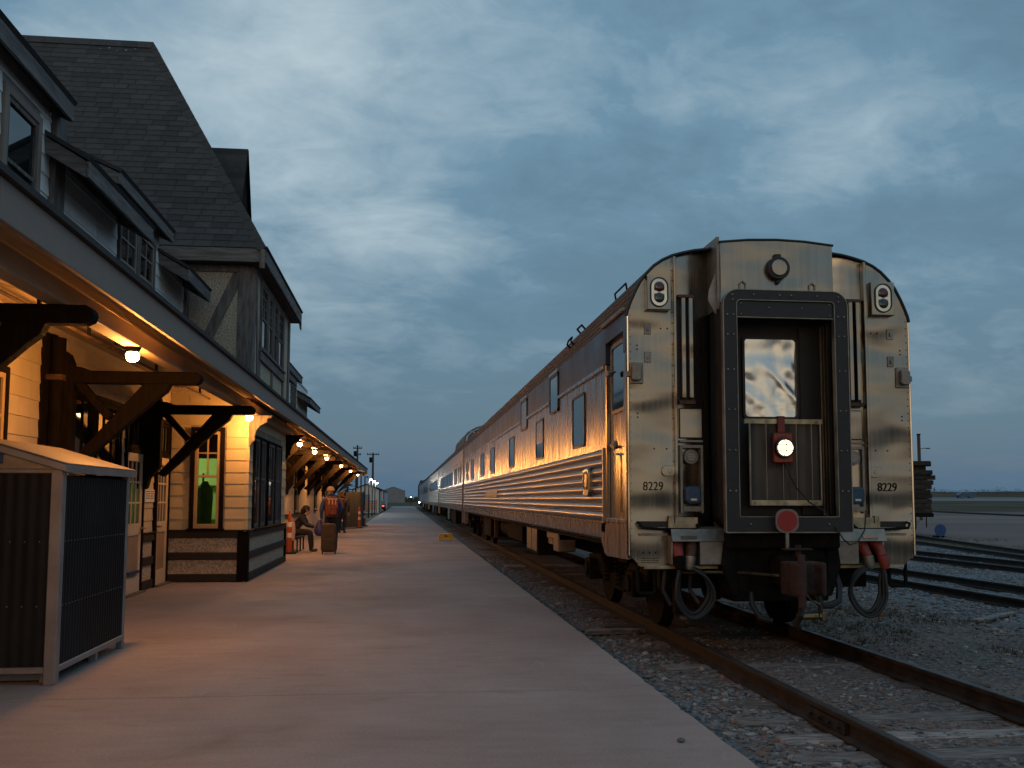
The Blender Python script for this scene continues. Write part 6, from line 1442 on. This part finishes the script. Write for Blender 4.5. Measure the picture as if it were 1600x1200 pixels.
# ------------------------------------------------------------------ far left: sheds, poles, trees
def shed(name, x0, x1, y0, y1, zw, zr, label, m, roofm):
    t = empty(name, ((x0+x1)/2, y0, -.1), label, 'building'); xm = (x0+x1)/2
    MB().prism([(x0,-.15),(x1,-.15),(x1,zw),(xm,zr),(x0,zw)], 'y', y0, y1).build('wall', M[m], t)
    for s in (-1, 1):
        xe = x0-.12 if s < 0 else x1+.12; MB().prism([(xe, zw-.06), (xm, zr+.02), (xm, zr+.12), (xe, zw+.04)], 'y', y0-.15, y1+.1).build('roof', M[roofm], t)
    MB().box(xm-.45, xm+.45, y0-.04, y0+.02, 0, 2.0).build('door', M['far_grey'], t)
    for s in (x0, x1): MB().box(s-.05, s+.05, y0-.05, y0+.05, -.1, zw).build('corner_trim', M['black'], t)
    return t
shed('white_shed', -5.9, -2.85, 112, 123, 2.55, 3.1, 'small white gabled shed beyond the lamp posts', 'far_white', 'iron')
shed('white_shed', -5.0, -3.0, 140, 172, 2.7, 3.1, 'long low white shed behind the small gabled one', 'far_white', 'iron')
shed('grey_barn', -10.5, .3, 450, 480, 5.3, 7.2, 'grey barn standing far away beyond the platform end', 'far_grey', 'far_grey')
def upole(x, y, h, arms, label):
    t = empty('utility_pole', (x, y, 0), label, 'utility pole', 'wooden utility poles beyond the canopy')
    MB().tube([(x,y,-.2),(x,y,h)], [.22,.15], 8).build('pole', M['bark'], t, smooth=True)
    for z, w_ in arms:
        MB().box(x-w_, x+w_, y-.07, y+.07, z, z+.14).build('crossarm', M['bark'], t)
        b = MB()
        for k in (-.9, -.5, .5, .9): b.cyl((x+k*w_, y, z+.14), (x+k*w_, y, z+.36), .06, n=6)
        b.build('insulator', M['iron'], t)
    MB().cyl((x-.4, y, arms[0][0]-1.3), (x-.4, y, arms[0][0]-.4), .24, n=10).build('transformer', M['iron'], t, smooth=True)
upole(-5.4, 166, 9.4, [(9.0, 1.05)], 'wooden utility pole with one wide crossarm, right of the pair'); upole(-8.0, 165, 10.6, [(10.0, .75), (8.9, .6)], 'wooden utility pole with two short crossarms, left of the pair')
def spruce(x, y, h, r_, label, seed):
    g_ = np.random.default_rng(seed); t = empty('spruce_tree', (x, y, -.16), label, 'tree', 'spruces behind the fence')
    MB().tube([(x,y,-.2),(x,y,h*.95)], [.12,.02], 7).build('trunk', M['bark'], t, smooth=True)
    b = MB(); n = int(h*26)
    for k in range(n):
        f_ = (k+.5)/n; z = h*(.10+.9*f_); rr = r_*(1-f_)**.85*g_.uniform(.65, 1.15)+.06; a = g_.uniform(0, 6.28)
        for q in range(9):
            u = (q+.5)/9; px, py, pz = x+math.cos(a)*rr*u, y+math.sin(a)*rr*u, z-.22*rr*u+.12*rr*u*u
            for s in (-1, 1):
                a2 = a+s*g_.uniform(.5, 1.1); l = (.10+.22*rr*(1-u*.6))*g_.uniform(.6, 1.2)
                p1 = (px+math.cos(a2)*l, py+math.sin(a2)*l, pz-.10*l-g_.uniform(0, .06)); b.face([b.pt((px, py, pz+.03)), b.pt((px+math.cos(a)*.05, py+math.sin(a)*.05, pz-.03)), b.pt(p1)])
    b.build('crown', M['tree'], t, fix=False)
spruce(-5.2, 90, 5.6, 1.3, 'slim spruce beside the lamp posts, rightmost of three', 1); spruce(-6.6, 86, 5.3, 2.2, 'broad dark spruce behind the standing travellers', 2); spruce(-8.8, 95, 6.8, 2.1, 'taller spruce half hidden by the canopy brackets', 3)
t = empty('barrier_fence', (-3.6, 104, -.1), 'orange barrier fence in front of the white shed', 'fence')
for k in range(5): MB().box(-4.5, -2.9, 103.98, 104.02, .35+k*.2, .48+k*.2).build('slat', M['orange'], t)
for x in (-4.45, -3.7, -2.95): MB().box(x-.03, x+.03, 104.03, 104.09, -.15, 1.4).build('post', M['black'], t)
def car_(x, y, z, rz, paint, roofm, label, name='parked_car'):
    t = empty(name, (x, y, z), label, 'car', rz=rz); P = lambda a, b_, c: (x+a, y+b_, z+c)
    MB(P).prism([(-2.1,.25),(2.1,.25),(2.15,.6),(2.0,.82),(1.0,.93),(-1.95,.95),(-2.15,.7)], 'y', -.85, .85).build('car_body', M[paint], t, bevel=.06, seg=2)
    MB(P).prism([(1.0,.93),(.35,1.38),(-1.2,1.42),(-1.85,.95)], 'y', -.74, .74).build('cabin_glass', M['pane'], t, bevel=.04)
    MB(P).prism([(.35,1.37),(-1.2,1.41),(-1.2,1.46),(.3,1.43)], 'y', -.73, .73).build('roof', M[roofm], t, bevel=.02)
    for a in (-1.35, 1.35):
        for s in (-1, 1):
            wh = sub('wheel', t); MB(P).cyl((a, s*.72, .32), (a, s*.88, .32), .32, n=18).build('tyre', M['rubber'], wh, smooth=True); MB(P).cyl((a, s*.87, .32), (a, s*.89, .32), .19, n=12).build('rim', M['alu'], wh, smooth=True)
    for s in (-1, 1): MB(P).box(2.05, 2.16, s*.6-.15, s*.6+.15, .6, .74).build('headlight', M['chrome'], t); MB(P).box(-2.17, -2.06, s*.6-.14, s*.6+.14, .62, .80).build('tail_light', M['redlit'] if rz else M['red'], t)
    return t
car_(-3.35, 130, -.14, R(90), 'black', 'whiteband', 'dark car with a pale roof parked beside the far sheds')
t = empty('distant_lamp', (1.75, 262, 0), 'tiny lit lamp on a pole at the far platform end', 'lamp post'); MB().cyl((1.75,262,-.2),(1.75,262,2.0),.08,n=6).build('post', M['iron'], t); MB().ball((1.75,261.8,2.05), .13, 10, 6).build('lamp_head', M['lampw'], t, smooth=True)
b = MB(); g_ = np.random.default_rng(4)
for _ in range(900):
    x = g_.uniform(-200, 60); y = g_.uniform(560, 640); hh = g_.uniform(.8, 3.4)*(.4+vnoise(x, y, 25)); q = g_.uniform(.8, 2.5); b.face([b.pt((x-q, y, -.2)), b.pt((x+q, y, -.2)), b.pt((x+q*.4, y, hh)), b.pt((x-q*.5, y, hh*.8))])
tag(b.build('scrub', M['grassy'], None, fix=False), 'low dark scrub on the horizon beyond the platform', 'scrub', kind='stuff')

# ------------------------------------------------------------------ right yard: loaded wagon, target, road car
wg = empty('flat_wagon', (22.4, 41.5, -.03), 'dark flat wagon on the siding behind the train', 'wagon', rz=R(-17)); wx, wy = 22.4, 41.5; P = lambda a, b_, c: (wx+a, wy+b_, c)
MB(P).box(-1.4, 1.4, 0, 12, .72, .90).build('deck', M['iron'], wg, bevel=.02); MB(P).box(-.3, .3, .2, 11.8, .5, .72).build('centre_sill', M['iron'], wg)
for yy in (1.2, 3.0, 9, 10.8):
    for s in (-1, 1): MB(P).cyl((s*.68, yy, .42), (s*.82, yy, .42), .42, n=18).build('wheel', M['iron'], wg, smooth=True)
for s in (-1, 1): MB(P).box(s*1.1-.02, s*1.1+.02, .1, .14, .25, .72).build('step_bar', M['iron'], wg)
t = empty('steel_post', (39.4, 70, -.15), 'tall rusty steel post standing behind the loaded wagon', 'post'); MB().cyl((39.4,70,-.2),(39.4,70,6.5),.125,n=12).build('shaft', M['rust'], t, smooth=True); MB().cyl((39.4,70,6.5),(39.4,70,6.6),.15,n=12).build('cap', M['iron'], t); MB().box(39.1,39.7,69.7,70.3,-.2,-.05).build('footing', M['far_grey'], t)
lg = empty('timber_stack', (22.4, 41.5, .90), 'ragged stack of dark old ties piled on the flat wagon', 'timber stack', rz=R(-17))
pr = None; cnt = 0
for lay in range(11):
    for k in range(8):
        if lay > 8 and (k+lay) % 3 == 0: continue
        hgt = .215; z = .905+lay*hgt; yy = .3+k*.28+rnd.uniform(-.04, .04)
        if pr is None: pr = o = MB(lambda a, b_, c: (22.4+a, 41.5+b_, .9+c)).box(-1.35, 1.35, -.125, .125, 0, .205).build('tie', M['logwood'], lg, bevel=.015)
        else: o = pr.copy(); COL.objects.link(o)
        o.location = (rnd.uniform(-.16, .16)+(.12 if k % 3 == 0 else 0), yy, z-.905+.005); o.rotation_euler = (0, rnd.uniform(-.015, .015), rnd.uniform(-.05, .05)); cnt += 1
t = empty('switch_target', (23.55, 40.3, -.14), 'round blue switch target low beside the siding rails', 'switch stand'); MB().cyl((23.55,40.3,.16),(23.55,40.27,.16),.27,n=24).build('disc', M['blue_sign'], t, bevel=.004); MB().box(23.52,23.58,40.3,40.34,-.25,.42).build('post', M['blue_sign'], t); MB().box(23.35,23.75,40.32,40.6,-.2,-.08).build('stand_base', M['iron'], t)
car_(136.5, 222, float(terrain(136.5, 222))+.0, 0, 'carblue', 'carblue', 'small blue car on the distant road below the ridge')
t = empty('street_lamp', (84.5, 150, 0), 'slender far street lamp rising behind the loaded wagon', 'street lamp'); MB().tube([(84.5,150,-.2),(84.5,150,10.4)], [.13,.08], 8).build('pole', M['iron'], t, smooth=True); MB().tube([(84.5,150,9.9),(85.2,150,10.1),(85.8,150,10.1)], .05, 6).build('arm', M['iron'], t); MB().box(85.7,86.3,149.85,150.15,10.0,10.15).build('lamp_head', M['iron'], t)
# loose timber scraps beside the rails
tag(MB().prism([(2.2,11.5),(2.75,11.52),(2.95,11.62),(2.7,11.70),(2.25,11.66)], 'z', -.16, -.10).build('broken_tie', M['sleeper_pale'], None, org=(2.6,11.6,-.15), bevel=.01), 'pale splintered tie lying between the platform edge and the near rail', 'timber')
tag(MB().beam((7.5,12.1,-.12),(8.5,12.75,-.10),.10,.035).build('loose_plank', M['sleeper_pale'], None, org=(8,12.4,-.12), bevel=.006), 'pale weathered plank lying on the gravel between the tracks', 'timber')
st_o = MB().ball((1.66, 5.72, .033), .020, 8, 6, 1.3, 1, .7).build('pebble', M['stone'], None, org=(1.66, 5.72, .02), smooth=True); tag(st_o, 'single dark pebble lying on the platform near its edge', 'stone')
# pieces that came out of one builder but stand apart become parts of their own
APART = {'roof_ladder_rung', 'step_hanger', 'spring', 'channel_cap', 'equipment_box', 'apron', 'lifting_eye', 'box_door', 'corner_step', 'door_pillar', 'air_valve_box', 'crossarm', 'side', 'footing', 'eave_tail'}
for o in [o for o in bpy.data.objects if o.type == 'MESH' and o.parent and o.name.split('.')[0] in APART and not o.get('kind')]: split_islands(o)
